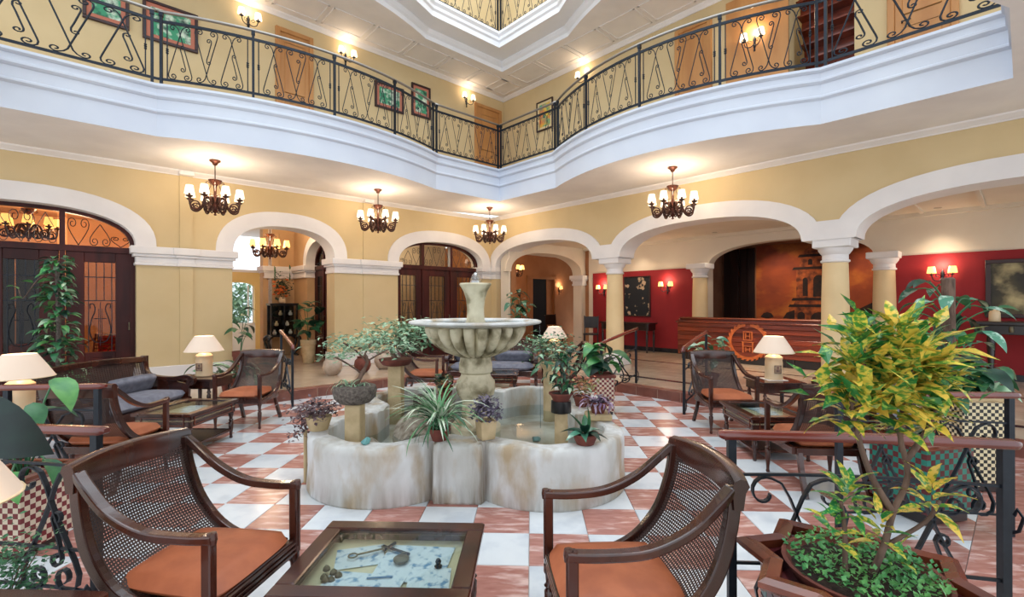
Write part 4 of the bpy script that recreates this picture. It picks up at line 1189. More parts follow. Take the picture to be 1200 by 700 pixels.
# ================================================================= CANE ARMCHAIRS
def turned_leg(h, r=.024):
    return [(r * .55, 0), (r * .75, .012), (r * .55, .03), (r * .62, .06), (r * .95, h * .42), (r * 1.0, h * .62), (r * .6, h * .66), (r * 1.05, h * .70), (r * .65, h * .74), (r * .8, h * .86), (r * 1.1, h * .9), (r * 1.1, h)]
STILE = catmull([(.262, -.335, .895), (.27, -.315, .74), (.282, -.25, .56), (.29, -.12, .42), (.288, .07, .355), (.282, .27, .335)], 6)
def arm_path(sg): return catmull([(sg * .277, .305, .668), (sg * .279, .17, .66), (sg * .286, .0, .672), (sg * .288, -.15, .735), (sg * .279, -.26, .825), (sg * .268, -.325, .885)], 5)
def cushion(mb, wf, wb, yf, yb, z0, z1, nx=14, ny=12, crown=.02):
    """upholstered pad, trapezoid plan, rounded edges"""
    def pt(i, j, top):
        s = -1 + 2 * i / nx; t = j / ny
        e = max(abs(s), abs(2 * t - 1))
        w = wb + (wf - wb) * t
        # round plan corners
        ss, tt = s, 2 * t - 1
        k = 1 - .10 * (abs(ss) ** 4) * (abs(tt) ** 4)
        x = ss * w * k; y = yb + (yf - yb) * (.5 + tt * k / 2)
        r = max(0, 1 - max(abs(ss) ** 7, abs(tt) ** 7))
        h = (z1 - z0) / 2 * (r ** .45)
        bul = crown * (1 - ss * ss) * (1 - tt * tt)
        zc = (z0 + z1) / 2
        return (x, y, zc + h + bul if top else zc - h)
    vs = []; idx = {}
    for top in (1, 0):
        for j in range(ny + 1):
            for i in range(nx + 1):
                idx[(i, j, top)] = len(vs); vs.append(pt(i, j, top))
    fs = []
    for j in range(ny):
        for i in range(nx):
            fs.append((idx[i, j, 1], idx[i + 1, j, 1], idx[i + 1, j + 1, 1], idx[i, j + 1, 1]))
            fs.append((idx[i, j, 0], idx[i, j + 1, 0], idx[i + 1, j + 1, 0], idx[i + 1, j, 0]))
    for i in range(nx):
        fs.append((idx[i, 0, 0], idx[i + 1, 0, 0], idx[i + 1, 0, 1], idx[i, 0, 1])); fs.append((idx[i + 1, ny, 0], idx[i, ny, 0], idx[i, ny, 1], idx[i + 1, ny, 1]))
    for j in range(ny):
        fs.append((idx[0, j + 1, 0], idx[0, j, 0], idx[0, j, 1], idx[0, j + 1, 1])); fs.append((idx[nx, j, 0], idx[nx, j + 1, 0], idx[nx, j + 1, 1], idx[nx, j, 1]))
    return mb.add(vs, fs)
def cane_sheet(curve, nx, ny, bulge, inset=.012):
    """woven cane: lattice of strips over the surface spanned between the two stiles"""
    cells_x, cells_y = 2 * nx + 1, 2 * ny + 1
    def edges(c, gap=.43):
        out = [0.0]; n = (c - 1) // 2
        unit = 1.0 / (n + (n + 1) * (1 - gap) / gap)
        for k in range(c): out.append(out[-1] + (unit if k % 2 else unit * (1 - gap) / gap))
        return [o / out[-1] for o in out]
    ex, ey = edges(cells_x), edges(cells_y)
    L_ = [0.0]
    for a, b in zip(curve[:-1], curve[1:]): L_.append(L_[-1] + (b - a).length)
    def on(t):
        d = t * L_[-1]
        for i in range(len(curve) - 1):
            if d <= L_[i + 1] + 1e-9:
                f = (d - L_[i]) / (L_[i + 1] - L_[i]); return curve[i].lerp(curve[i + 1], f)
        return curve[-1]
    vs = []; fs = []
    for t in ey:
        c = on(t)
        for s in ex:
            u = -1 + 2 * s
            vs.append((u * (c.x - inset), c.y - bulge * (1 - u * u) * (1 - .5 * t), c.z))
    w = len(ex)
    for j in range(cells_y):
        for i in range(cells_x):
            if i % 2 and j % 2: continue
            fs.append((j * w + i, j * w + i + 1, j * w + w + i + 1, j * w + w + i))
    return MB().add(vs, fs)
def make_chair(label, group, loc, rz):
    t = thing('cane_armchair', label, 'chair', loc, rz, group)
    for sg in (-1, 1):
        MB().lathe(turned_leg(.33), 14, (sg * .275, .28, 0)).build('leg', WOOD, t, smooth=True)
        MB().tube([(sg * .235, -.20, .34), (sg * .24, -.24, .2), (sg * .25, -.33, .0)], 0, flat=(.036, .036), up=(0, 1, 0)).build('leg', WOOD, t)
        m = MB(); m.bbox(sg * .277 - .021, sg * .277 + .021, .262, .303, .325, .685, .005)
        m.box(sg * .277 - .004, sg * .277 + .004, .302, .306, .36, .64)
        m.build('arm_post', WOOD, t)
        MB().tube(arm_path(sg), 0, flat=(.046, .034), up=(0, -.3, 1)).build('arm', WOOD, t, bevel=.007)
        MB().tube([Vector((sg * p.x, p.y, p.z)) for p in STILE], 0, flat=(.036, .05), up=(0, 1, .3)).build('stile', WOOD, t, bevel=.006)
        MB().bbox(sg * .275 - .018, sg * .275 + .018, -.2, .27, .315, .375, .005).build('side_rail', WOOD, t)
        MB().lathe([(.0, -.024), (.017, -.022), (.02, 0), (.017, .022), (.0, .024)], 10).build('arm_boss', WOOD, t, loc=(sg * .277, .296, .668))
    # crest rail with a rolled back edge
    prof = [(-.02, -.075), (.016, -.075), (.022, .01), (.015, .032), (-.008, .042), (-.034, .036), (-.045, .012), (-.03, -.01)]
    cr = MB(); n = len(prof); vs = []
    K = 14
    for i in range(K + 1):
        u = -1 + 2 * i / K
        for a, b in prof: vs.append((u * .292, -.337 - .055 * (1 - u * u) + a, .885 + .012 * (1 - u * u) + b))
    fs = [tuple(range(n)), tuple(range(K * n + n - 1, K * n - 1, -1))]
    for i in range(K):
        for k in range(n): fs.append((i * n + k, i * n + (k + 1) % n, i * n + n + (k + 1) % n, i * n + n + k))
    cr.add(vs, fs).build('crest_rail', WOOD, t, smooth=True)
    # seat frame: reeded front rail, back rail
    f = MB(); f.bbox(-.262, .262, .262, .292, .315, .40, .004)
    for k in range(3): f.tube([(-.258, .294, .335 + .023 * k), (.258, .294, .335 + .023 * k)], .009, 6)
    f.build('front_rail', WOOD, t)
    MB().bbox(-.262, .262, -.22, -.18, .315, .375, .004).build('back_rail', WOOD, t)
    MB().bbox(-.262, .262, -.19, .265, .355, .372, .003).build('seat_board', WOODK, t)
    cushion(MB(), .262, .235, .30, -.215, .37, .462).build('cushion', LEATH, t, smooth=2)
    cane_sheet(STILE[:22], 40, 46, .055).build('cane_back', CANE, t)
    return t
GC = 'cane armchairs around the fountain'
chair = make_chair('large cane armchair with tan cushion left of the near glass table', GC, (-1.505, 2.10, 0), -PI / 2 - .11)
dup(chair, (.395, 2.03, 0), PI / 2 + .12, 'cane armchair facing left beside the near glass table', GC)
dup(chair, (-3.70, 6.08, 0), PI + .06, 'cane armchair with tan cushion beside the lamp table and step rail', GC)
dup(chair, (2.42, 6.06, 0), PI + .04, 'cane armchair with tan cushion in front of the reception desk rail', GC)
dup(chair, (2.46, 4.20, 0), -.04, 'cane armchair seen from behind next to the croton', GC)
dup(chair, (-3.72, 4.06, 0), .08, 'cane armchair seen from behind in front of the left display table', GC)
dup(chair, (-1.78, 7.75, 0), -PI / 2, 'cane armchair behind the fountain facing the far display table', GC)
dup(chair, (.52, 7.75, 0), PI / 2, 'cane armchair behind the potted pillar facing the far display table', GC)

# ================================================================= DISPLAY TABLES
def make_table(label, loc, rz, w=.80, d=.64, h=.45):
    t = thing('display_table', label, 'table', loc, rz, 'glass-topped display tables')
    a, b = w / 2, d / 2; fr = .082
    for (x0, x1, y0, y1) in ((-a, a, -b, -b + fr), (-a, a, b - fr, b), (-a, -a + fr, -b + fr, b - fr), (a - fr, a, -b + fr, b - fr)):
        MB().bbox(x0, x1, y0, y1, h - .032, h, .006).build('top_board', WOOD, t)
    MB().box(-a + fr - .004, a - fr + .004, -b + fr - .004, b - fr + .004, h - .016, h - .010).build('glass', GLASS, t)
    ins = .03
    for (x0, x1, y0, y1, nm) in ((-a + ins, a - ins, -b + ins, -b + ins + .02, 0), (-a + ins, a - ins, b - ins - .02, b - ins, 1), (-a + ins, -a + ins + .02, -b + ins, b - ins, 2), (a - ins - .02, a - ins, -b + ins, b - ins, 3)):
        MB().box(x0, x1, y0, y1, h - .145, h - .032).build('apron', WOOD, t)
    for (x0, x1, y0, y1) in ((-a + .09, a - .09, -b + ins - .008, -b + ins), (-a + .09, a - .09, b - ins, b - ins + .008), (-a + ins - .008, -a + ins, -b + .09, b - .09), (a - ins, a - ins + .008, -b + .09, b - .09)):
        m = MB()
        dx = x1 - x0 > y1 - y0
        for (c, e) in ((h - .13, h - .12), (h - .052, h - .042)): m.box(x0, x1, y0, y1, c, e)
        if dx: m.box(x0, x0 + .01, y0, y1, h - .13, h - .042); m.box(x1 - .01, x1, y0, y1, h - .13, h - .042)
        else: m.box(x0, x1, y0, y0 + .01, h - .13, h - .042); m.box(x0, x1, y1 - .01, y1, h - .13, h - .042)
        m.build('panel_moulding', WOODL, t)
    MB().box(-a + ins, a - ins, -b + ins, b - ins, h - .088, h - .073).build('tray', CREAMT, t)
    for sx in (-1, 1):
        for sy in (-1, 1):
            MB().bbox(sx * (a - .06) - .027, sx * (a - .06) + .027, sy * (b - .06) - .027, sy * (b - .06) + .027, h - .15, h - .03, .004).build('leg_block', WOOD, t)
            MB().lathe(turned_leg(h - .15, .026), 14, (sx * (a - .06), sy * (b - .06), 0)).build('leg', WOOD, t, smooth=True)
    for (x0, x1, y0, y1) in ((-a + .06, a - .06, -b + .05, -b + .075), (-a + .06, a - .06, b - .075, b - .05), (-a + .05, -a + .075, -b + .06, b - .06), (a - .075, a - .05, -b + .06, b - .06)):
        MB().box(x0, x1, y0, y1, .085, .108).build('stretcher', WOOD, t)
    MB().box(-a + .07, a - .07, -b + .07, b - .07, .092, .102).build('shelf', WOODK, t)
    return t
tb = make_table('near glass-topped display table between the two front chairs', (-.64, 2.11, 0), 0)
T2 = [((-3.78, 5.08, 0), PI / 2, 'glass-topped display table in front of the grey sofa'), ((2.48, 5.14, 0), PI / 2, 'glass-topped display table between the two right-hand chairs'), ((-.6, 7.72, 0), 0, 'glass-topped display table behind the fountain')]
for l, r, s in T2: dup(tb, l, r, s)
# things on show under the near glass
SHN = [0]
def sheet(x, y, w, d, rz, lab, base=(-.64, 2.11), z=.378):
    SHN[0] += 1
    o = MB().bbox(-w / 2, w / 2, -d / 2, d / 2, 0, .002, .0005).build('paper_sheet', PAPER, None, loc=(base[0] + x, base[1] + y, z + .0028 * SHN[0]), rz=rz)
    return tag(o, lab, 'paper', 'printed sheets under the table glass')
sheet(-.17, .10, .22, .18, .3, 'printed sheet under the near glass beside the watch')
sheet(.10, .05, .32, .30, -.05, 'large printed page under the near glass')
sheet(.2, -.10, .18, .20, .1, 'blue printed page at the corner of the near glass table')
sheet(-.08, -.13, .34, .16, -.1, 'long printed strip at the front of the near glass table')
wt = thing('pocket_watch', 'round brass pocket watch lying under the near glass', 'watch', (-.60, 2.16, .392))
MB().lathe([(.03, 0), (.036, .006), (.036, .014), (.03, .018), (.0, .019)], 24).build('case', BRASS, wt, smooth=True)
MB().tube([(.013 * math.cos(a) , .046 + .013 * math.sin(a), .01) for a in [k * PI / 6 for k in range(12)]], .0025, 6, closed=True).build('bow', BRASS, wt)
ky = thing('old_key', 'long old iron key lying under the near glass', 'key', (-.82, 2.20, .392), .5)
MB().tube([(0, 0, .005), (.14, 0, .005)], .005, 6).build('shank', BRASS, ky)
MB().tube([(-.02 + .02 * math.cos(a), .02 * math.sin(a), .005) for a in [k * PI / 6 for k in range(12)]], .004, 6, closed=True).build('bow', BRASS, ky)
MB().box(.115, .135, .0, .028, .002, .008).build('bit', BRASS, ky)
sh_ = thing('shears', 'dark iron tool lying at the back of the near glass table', 'tool', (-.72, 2.28, .392), -.45)
MB().tube([(0, 0, .006), (.16, .0, .006)], .007, 6).build('blade', IRON, sh_)
MB().tube([(.03, -.03, .006), (.03, .05, .006)], .008, 6).build('cross_bar', IRON, sh_)
for k, (x, y) in enumerate(((-.90, 2.02), (-.87, 2.05), (-.91, 2.07), (-.86, 2.0), (-.84, 2.03), (-.88, 1.99))):
    tag(MB().lathe([(.014, 0), (.017, .003), (.015, .012), (.006, .022), (.0, .024)], 10).build('medal', BRASS, None, loc=(x, y, .386 + .004 * (k % 3))), 'small dark medal in a heap under the near glass', 'medal', 'heap of medals')
tag(MB().lathe([(.016, 0), (.018, .004), (.01, .012), (.014, .024), (.008, .036), (.0, .04)], 12).build('chess_pawn', IRON, None, loc=(-.42, 2.12, .392)), 'small dark figurine under the near glass', 'figurine')
pn = tag(MB().tube([(-.05, 0, .005), (.05, .0, .005), (.06, 0, .005)], [.004, .004, .001], 6).build('pen', mat('blue_metal', (60, 110, 150), rough=.3), None, loc=(-.66, 2.02, .392), rz=.15), 'slim blue pen under the near glass', 'pen')
for bx, by, nm in ((-3.78, 5.08, 'left'), (2.48, 5.14, 'right'), (-.6, 7.72, 'far')):
    for k in range(3):
        o = MB().bbox(-.09, .09, -.12, .12, 0, .002, .0005).build('paper_sheet', PAPER, None, loc=((bx + random.uniform(-.1, .1), by + (k - 1) * .19, .379 + .0028 * k) if nm != 'far' else (bx + (k - 1) * .2, by + random.uniform(-.1, .1), .379 + .0028 * k)), rz=random.uniform(-.3, .3))
        tag(o, 'printed sheet under the %s table glass' % {'left': 'sofa-side', 'right': 'right-hand', 'far': 'far'}[nm], 'paper', 'printed sheets under the table glass')

# ================================================================= SIDE TABLES AND LAMPS
def make_side_table(label, loc, rz=0, w=.56, h=.55):
    t = thing('side_table', label, 'table', loc, rz, 'lamp tables')
    a = w / 2
    MB().bbox(-a, a, -a, a, h - .03, h, .008).build('table_top', WOOD, t)
    MB().box(-a + .03, a - .03, -a + .03, a - .03, h - .14, h - .03).build('apron', WOOD, t)
    for sx in (-1, 1):
        for sy in (-1, 1): MB().lathe(turned_leg(h - .03, .026), 12, (sx * (a - .06), sy * (a - .06), 0)).build('leg', WOOD, t, smooth=True)
    return t
def make_lamp(label, loc, rz=0, e=7):
    t = thing('table_lamp', label, 'lamp', loc, rz, 'ceramic table lamps')
    MB().lathe([(.085, 0), (.092, .01), (.088, .03), (.085, .05), (.087, .18), (.082, .215), (.088, .225), (.088, .24), (.06, .262), (.028, .275), (.024, .31)], 24).build('base', CERAM, t, smooth=True)
    em_ = MB()
    for (x0, x1, z0, z1) in ((-.035, .035, .07, .078), (-.035, .035, .15, .158), (-.035, -.028, .07, .158), (.028, .035, .07, .158), (-.018, .018, .085, .115), (-.012, .012, .115, .145)):
        em_.box(x0, x1, -.0915, -.084, z0, z1)
    em_.build('emblem', PRINT, t)
    MB().lathe([(.2, .29), (.155, .37), (.095, .465)], 28, cap=False).build('shade', SHADEL, t, smooth=True)
    MB().tube([(.2 * math.cos(a), .2 * math.sin(a), .29) for a in [k * PI / 14 for k in range(28)]], .004, 5, closed=True).build('shade_ring', CERAM, t)
    return t
LAMPS = [((-4.62, 6.52, 0), 'lamp table between sofa and cane chair by the yellow pier', 'ceramic lamp with pale shade in front of the yellow pier', 0),
         ((3.22, 6.42, 0), 'lamp table beside the right-hand cane chair', 'ceramic lamp with pale shade in front of the reception desk', 0),
         ((-4.72, 4.19, 0), 'lamp table behind the rail at the left', 'ceramic lamp with warm shade beside the climbing plant', 0),
         ((.45, 9.05, 0), 'lamp table beside the far sofa', 'small ceramic lamp glowing behind the potted pillar', 0),
         ((-1.80, 1.37, 0), 'lamp table beside the near cane chair', 'lamp with white shade at the edge beside the near cane chair', 0)]
lt = lm = None
for loc, a, b, r in LAMPS:
    z = .55
    if lt is None:
        lt = make_side_table(a, loc); lm = make_lamp(b, (loc[0], loc[1], z)); lm.scale = (1.22,) * 3
    else:
        dup(lt, loc, 0, a); dup(lm, (loc[0] - (.25 if loc[1] < 2 else 0), loc[1] + (.14 if loc[1] < 2 else 0), z + (.005 if loc[0] == 3.22 else 0)), 0, b)   # one lamp stands on a lace mat
    point_light('lamp_glow', (loc[0], loc[1], z + .50), 2.5, WARM, .05)
tag(MB().bbox(-.13, .13, -.12, .12, 0, .006, .002).build('doily', mat('lace', (236, 232, 226), rough=.9), None, loc=(3.22, 6.42, .55)), 'white lace mat under the right-hand lamp', 'mat')

# ================================================================= SOFAS
def make_sofa(label, loc, rz, L_=1.62):
    t = thing('cane_sofa', label, 'sofa', loc, rz, 'grey cushioned sofas')
    a = L_ / 2
    # back: crest rail, stiles, cane
    MB().tube(catmull([(-a, -.33, .83), (-a * .5, -.35, .855), (0, -.355, .865), (a * .5, -.35, .855), (a, -.33, .83)], 5), 0, flat=(.05, .075), up=(0, 0, 1)).build('crest_rail', WOOD, t, bevel=.012)
    curve = catmull([(a - .03, -.345, .82), (a - .03, -.30, .62), (a - .03, -.25, .45)], 5)
    cane_sheet(curve, 46, 16, .01).build('cane_back', CANE, t)
    MB().box(-a + .02, a - .02, -.27, -.22, .40, .46).build('back_rail', WOOD, t)
    for sg in (-1, 1):
        x = sg * a
        MB().tube(catmull([(x, -.34, .88), (x, -.33, .70), (x, -.24, .60), (x, .05, .57), (x, .26, .60), (x, .33, .565), (x, .31, .51), (x, .26, .53)], 5), 0, flat=(.06, .075), up=(1, 0, 0)).build('arm', WOOD, t, bevel=.01)
        MB().prism([(-.30, .33), (.28, .33), (.29, .50), (.05, .545), (-.22, .57), (-.30, .70)], -.02, .02, lambda y, z, w: (x + w, y, z)).build('arm_panel', WOOD, t)
        for y in (-.28, .28): MB().lathe(turned_leg(.26, .032), 12, (x, y, 0)).build('leg', WOOD, t, smooth=True)
    MB().bbox(-a, a, -.32, .32, .24, .34, .01).build('seat_frame', WOOD, t)
    cushion(MB(), a - .04, a - .04, .34, -.24, .335, .46, nx=24, crown=.015).build('seat_cushion', GREYF, t, smooth=2)
    for sg in (-1, 1):
        m = MB(); cushion(m, .36, .36, .11, -.11, -.06, .06, nx=14, ny=8, crown=.02)
        o = m.build('back_pillow', GREYF, t, smooth=2)
        o.location = (sg * .385, -.15, .56); o.rotation_euler = (1.15, 0, 0)
    return t
sf = make_sofa('cane-backed sofa with grey cushions behind the left display table', (-4.85, 5.35, 0), -PI / 2)
dup(sf, (-.72, 8.85, 0), PI, 'cane-backed sofa with grey cushions behind the fountain')
dup(sf, (3.95, 5.38, 0), PI / 2, 'cane-backed sofa with grey cushions behind the croton')

# ================================================================= OTHER FURNITURE
# restaurant: red seats and a slatted wooden chair seen through the open doors
for k, (p, q) in enumerate(((-1.3, 11.35), (-.45, 11.35), (.75, 12.9), (-2.1, 11.5))):
    t = thing('red_seat', 'red upholstered restaurant seat behind the open doors', 'chair', W(p, q, ZF), A45 + .3 * k, 'red restaurant seats')
    MB().bbox(-.3, .3, -.28, .28, .3, .45, .03).build('seat', REDF, t)
    MB().bbox(-.3, .3, .22, .3, .4, .75, .03).build('backrest', REDF, t)
    for sx in (-1, 1):
        for sy in (-1, 1): MB().bbox(sx * .25 - .02, sx * .25 + .02, sy * .23 - .02, sy * .23 + .02, 0, .3, .003).build('leg', WOODK, t)
t = thing('slat_chair', 'honey brown slat-back chair in the restaurant doorway', 'chair', W(.34, 11.5, ZF), A45 + 2.6)
RATT = mat('rattan', (150, 78, 44), (120, 58, 34), scale=9, rough=.4)
for sx in (-1, 1):
    MB().tube(catmull([(sx * .24, -.2, 0), (sx * .24, -.22, .45), (sx * .25, -.32, .86)], 4), .018, 6).build('stile', RATT, t)
    MB().tube([(sx * .24, .22, 0), (sx * .24, .22, .44)], .018, 6).build('leg', RATT, t)
    MB().tube(catmull([(sx * .25, -.3, .78), (sx * .26, 0, .68), (sx * .25, .22, .60), (sx * .24, .22, .44)], 4), .016, 6).build('arm', RATT, t)
MB().bbox(-.25, .25, -.22, .24, .42, .47, .015).build('seat', REDF, t)
for k in range(6): MB().tube([(-.25, -.23 - .015 * k, .52 + .065 * k), (.25, -.23 - .015 * k, .52 + .065 * k)], .011, 5).build('slat', RATT, t)
for k in range(5): MB().tube([(-.2 + .1 * k, -.23, .5), (-.2 + .1 * k, -.31, .86)], .006, 5).build('spindle', RATT, t)
# side hall: black display cabinet with a flower arrangement
cb = thing('display_cabinet', 'black glazed display cabinet on curved legs in the side hall', 'cabinet', W(4.12, 13.6, ZF), A45)
BLK = mat('black_lacquer', (26, 28, 34), rough=.25, coat=.4)
def CB(x0, x1, y0, y1, z0, z1, nm, m_=BLK): return MB().bbox(x0, x1, y0, y1, z0, z1, .006).build(nm, m_, cb)
CB(-.36, .36, -.2, .2, 1.36, 1.42, 'cornice'); CB(-.34, .34, -.18, .18, .52, .58, 'bottom_board')
for sx in (-1, 1):
    for sy in (-1, 1): CB(sx * .32 - .02, sx * .32 + .02, sy * .16 - .02, sy * .16 + .02, .55, 1.38, 'corner_post')
CB(-.015, .015, -.19, -.16, .56, 1.38, 'door_stile'); CB(-.34, .34, .15, .17, .56, 1.38, 'back_board')
for z in (.8, 1.08): CB(-.32, .32, -.15, .15, z, z + .012, 'shelf', GLASS)
MB().box(-.31, .31, -.175, -.17, .58, 1.36).build('pane', GLASS, cb)
for sx in (-1, 1):
    for sy in (-1, 1): MB().tube(catmull([(sx * .3, sy * .14, .54), (sx * .40, sy * .16, .45), (sx * .34, sy * .15, .2), (sx * .27, sy * .14, .08), (sx * .35, sy * .17, 0)], 5), [.05] * 6 + [.035] * 15, 8).build('cabriole_leg', BLK, cb, smooth=2)
for k, (x, z) in enumerate(((-.2, .58), (.02, .58), (.2, .58), (-.15, .812), (.12, .812), (-.05, 1.092), (.2, 1.092))):
    o = MB().lathe([(.03, 0), (.05, .02), (.045, .07), (.02, .1), (.028, .13)], 12).build('porcelain_vase', CERAM if k % 2 else WHITE, None)
    o.location = W(4.12, 13.6, ZF) + Matrix.Rotation(A45, 3, 'Z') @ Vector((x, 0, z))
    tag(o, 'small pale vase on a glass shelf of the black cabinet', 'vase', 'vases in the black cabinet')
# lobby: dark console, chairs by the red wall, bar counter
cs = thing('console_table', 'dark carved console table against the red wall', 'table', W(11.9, 7.9, ZF), A45)
for sx in (-1, 1):
    for sy in (-1, 1): MB().lathe(turned_leg(.8, .035), 10, (sx * .18, sy * .75, 0)).build('leg', WOODK, cs, smooth=True)
MB().bbox(-.22, .22, -.85, .85, .8, .84, .008).build('table_top', WOODK, cs); MB().bbox(-.2, .2, -.8, .8, .62, .8, .008).build('drawer_front', WOODK, cs)
def dark_chair(lab, p, q, rz):
    t = thing('dark_chair', lab, 'chair', W(p, q, ZF), rz, 'dark lobby chairs')
    for sx in (-1, 1):
        MB().tube([(sx * .2, -.2, 0), (sx * .2, -.21, .45), (sx * .21, -.27, 1.0)], .02, 6).build('stile', WOODK, t); MB().tube([(sx * .2, .2, 0), (sx * .2, .2, .45)], .02, 6).build('leg', WOODK, t)
    MB().bbox(-.23, .23, -.22, .23, .43, .48, .01).build('seat', WOODK, t); MB().bbox(-.2, .2, -.27, -.24, .62, .98, .01).build('backrest', WOODK, t)
dark_chair('dark high-backed chair by the orange pilaster', 11.6, 9.0, A45 + 2.2)
dark_chair('dark high-backed chair at the corridor doorway', 12.6, 11.4, A45 + 2.9)
bc = thing('bar_counter', 'dark wooden counter shelf below the landscape painting', 'counter', W(11.75, -.2, ZF), A45)
MB().bbox(-.28, .3, -1.5, .85, 1.02, 1.08, .01).build('counter_top', WOODK, bc)
for y in (-1.3, -.4, .6): MB().lathe([(.05, 0), (.06, .1), (.04, .3), (.06, .7), (.05, 1.02)], 12, (.0, y, 0)).build('leg', WOODK, bc, smooth=True)
for k in range(5): MB().lathe([(.03, .9), (.035, .94), (.03, 1.0)], 10, (-.2, .7 - .35 * k, 0)).build('knob', BRASS, bc)
MB().bbox(-.2, .26, -1.4, .8, .86, 1.02, .008).build('apron', WOODK, bc)
can = thing('ceramic_jar', 'small cream lidded jar on the dark counter', 'jar', W(11.6, .35, ZF + 1.08))
MB().lathe([(.07, 0), (.075, .01), (.072, .15), (.06, .17)], 16).build('body', CERAM, can, smooth=True)
MB().lathe([(.062, .168), (.064, .185), (.02, .195), (.018, .22), (.0, .225)], 14).build('lid', CERAM, can, smooth=True)
# ================================================================= FOUNTAIN
FX0, FY0 = -.58, 4.95
def f_out(a, r=.70, hx=.19, hl=1.26):
    d = (math.cos(a), math.sin(a)); best = .3
    for sx in (-1, 1):
        for sy in (-1, 1):
            c = (sx * .70, sy * .68); k = c[0] * d[0] + c[1] * d[1]; disc = k * k - (c[0] ** 2 + c[1] ** 2) + r * r
            if disc >= 0: best = max(best, k + math.sqrt(disc))
    for (ex, ey) in ((hx, hl), (hl, hx)):
        t = min(ex / abs(d[0]) if abs(d[0]) > 1e-6 else 9, ey / abs(d[1]) if abs(d[1]) > 1e-6 else 9)
        best = max(best, t)
    return best
NF = 192
angs = [2 * PI * (i + .5) / NF for i in range(NF)]
fo = [f_out(a) for a in angs]; fi = [f_out(a, .53, .30, .98) for a in angs]
fountain = thing('fountain', 'pale stone fountain with lobed basin and fluted bowl', 'fountain', (FX0, FY0, 0))
rng = random.Random(3)
prof = [(1, 0, 0), (1, .02, .01), (1, .20, -.004), (1, .40, .0), (1, .45, -.012), (1, .468, -.035), (0, .472, .02), (0, .455, .0), (0, .3, .0), (0, .1, 0)]
vs = []; fs = []
for k, (o, z, e) in enumerate(prof):
    for i, a in enumerate(angs):
        r = (fo[i] if o else fi[i]) + e
        zz = z + (.006 * math.sin(i * .9) + .005 * math.sin(i * .37 + 1) if z > .44 else 0)
        vs.append((r * math.cos(a), r * math.sin(a), zz))
for k in range(len(prof) - 1):
    for i in range(NF):
        j = (i + 1) % NF; fs.append((k * NF + i, k * NF + j, k * NF + NF + j, k * NF + NF + i))
bw = MB().add(vs, fs).build('basin_wall', None, fountain, smooth=True)
# water stains: dark runs beside the piers; the wall mask also browns the foot and rim top
sa = bw.data.attributes.new('stain', 'FLOAT', 'POINT')
for i_, v_ in enumerate(bw.data.vertices):
    x, y, z = v_.co
    near = max(math.exp(-((min(abs(x), abs(y)) - .20) / .085) ** 2) if max(abs(x), abs(y)) > 1.0 else 0, 0)
    sa.data[i_].value = min(1, near * (.55 + .6 * z) + .55 * math.exp(-z / .05) + (.25 if z > .455 else 0))
STW = STONE.copy(); STW.name = 'fountain_wall_stone'
nt_ = STW.node_tree; N_ = nt_.nodes; L_n = nt_.links; bs_ = N_['Principled BSDF']
src_ = bs_.inputs['Base Color'].links[0].from_socket
at_ = N_.new('ShaderNodeAttribute'); at_.attribute_name = 'stain'
tc_ = N_.new('ShaderNodeTexCoord'); mp_ = N_.new('ShaderNodeMapping'); mp_.inputs['Scale'].default_value = (16, 16, 1.6)
ns_ = N_.new('ShaderNodeTexNoise'); ns_.inputs['Scale'].default_value = 1.0; ns_.inputs['Detail'].default_value = 5
L_n.new(tc_.outputs['Object'], mp_.inputs[0]); L_n.new(mp_.outputs[0], ns_.inputs['Vector'])
mr_ = N_.new('ShaderNodeMapRange'); mr_.inputs['From Min'].default_value = .35; mr_.inputs['From Max'].default_value = .62
L_n.new(ns_.outputs['Fac'], mr_.inputs['Value'])
mu_ = N_.new('ShaderNodeMath'); mu_.operation = 'MULTIPLY'; L_n.new(at_.outputs['Fac'], mu_.inputs[0]); L_n.new(mr_.outputs[0], mu_.inputs[1])
mx_ = N_.new('ShaderNodeMix'); mx_.data_type = 'RGBA'; L_n.new(mu_.outputs[0], mx_.inputs['Factor']); L_n.new(src_, mx_.inputs['A']); mx_.inputs['B'].default_value = lin((104, 84, 56)) + (1,)
L_n.new(mx_.outputs['Result'], bs_.inputs['Base Color'])
bw.data.materials.append(STW)
MB().add([(.0, 0, .12)] + [((r + .01) * math.cos(a), (r + .01) * math.sin(a), .12) for r, a in zip(fi, angs)], [(0, i + 1, (i + 1) % NF + 1) for i in range(NF)]).build('basin_floor', POOL, fountain)
MB().add([(.0, 0, .25)] + [((r + .004) * math.cos(a), (r + .004) * math.sin(a), .25) for r, a in zip(fi, angs)], [(0, i + 1, (i + 1) % NF + 1) for i in range(NF)]).build('basin_water', WATER, fountain)
MB().lathe([(.26, .1), (.26, .3), (.22, .34), (.15, .38), (.14, .55), (.19, .62), (.205, .68), (.20, .76), (.16, .81), (.15, .84), (.175, .86), (.175, .93), (.165, .98), (.155, 1.03)], 40).build('pedestal', STONEB, fountain, smooth=True)
fl = lambda a, z: 1 - .28 * (1 - abs(math.sin(a * 11 + .3))) ** 2.0
MB().lathe([(.13, 1.0), (.20, 1.025), (.33, 1.075), (.43, 1.14), (.49, 1.21), (.525, 1.28), (.53, 1.325), (.50, 1.345)], 180, flute=fl).build('bowl', STONEB, fountain, smooth=True)
MB().lathe([(.50, 1.335), (.62, 1.352), (.675, 1.362), (.69, 1.376), (.685, 1.39), (.66, 1.398), (.62, 1.39), (.58, 1.36), (.2, 1.33)], 96).build('bowl_rim', STONE, fountain, smooth=True)
MB().lathe([(.63, 1.375), (.05, 1.376)], 48).build('bowl_water', WATER, fountain)
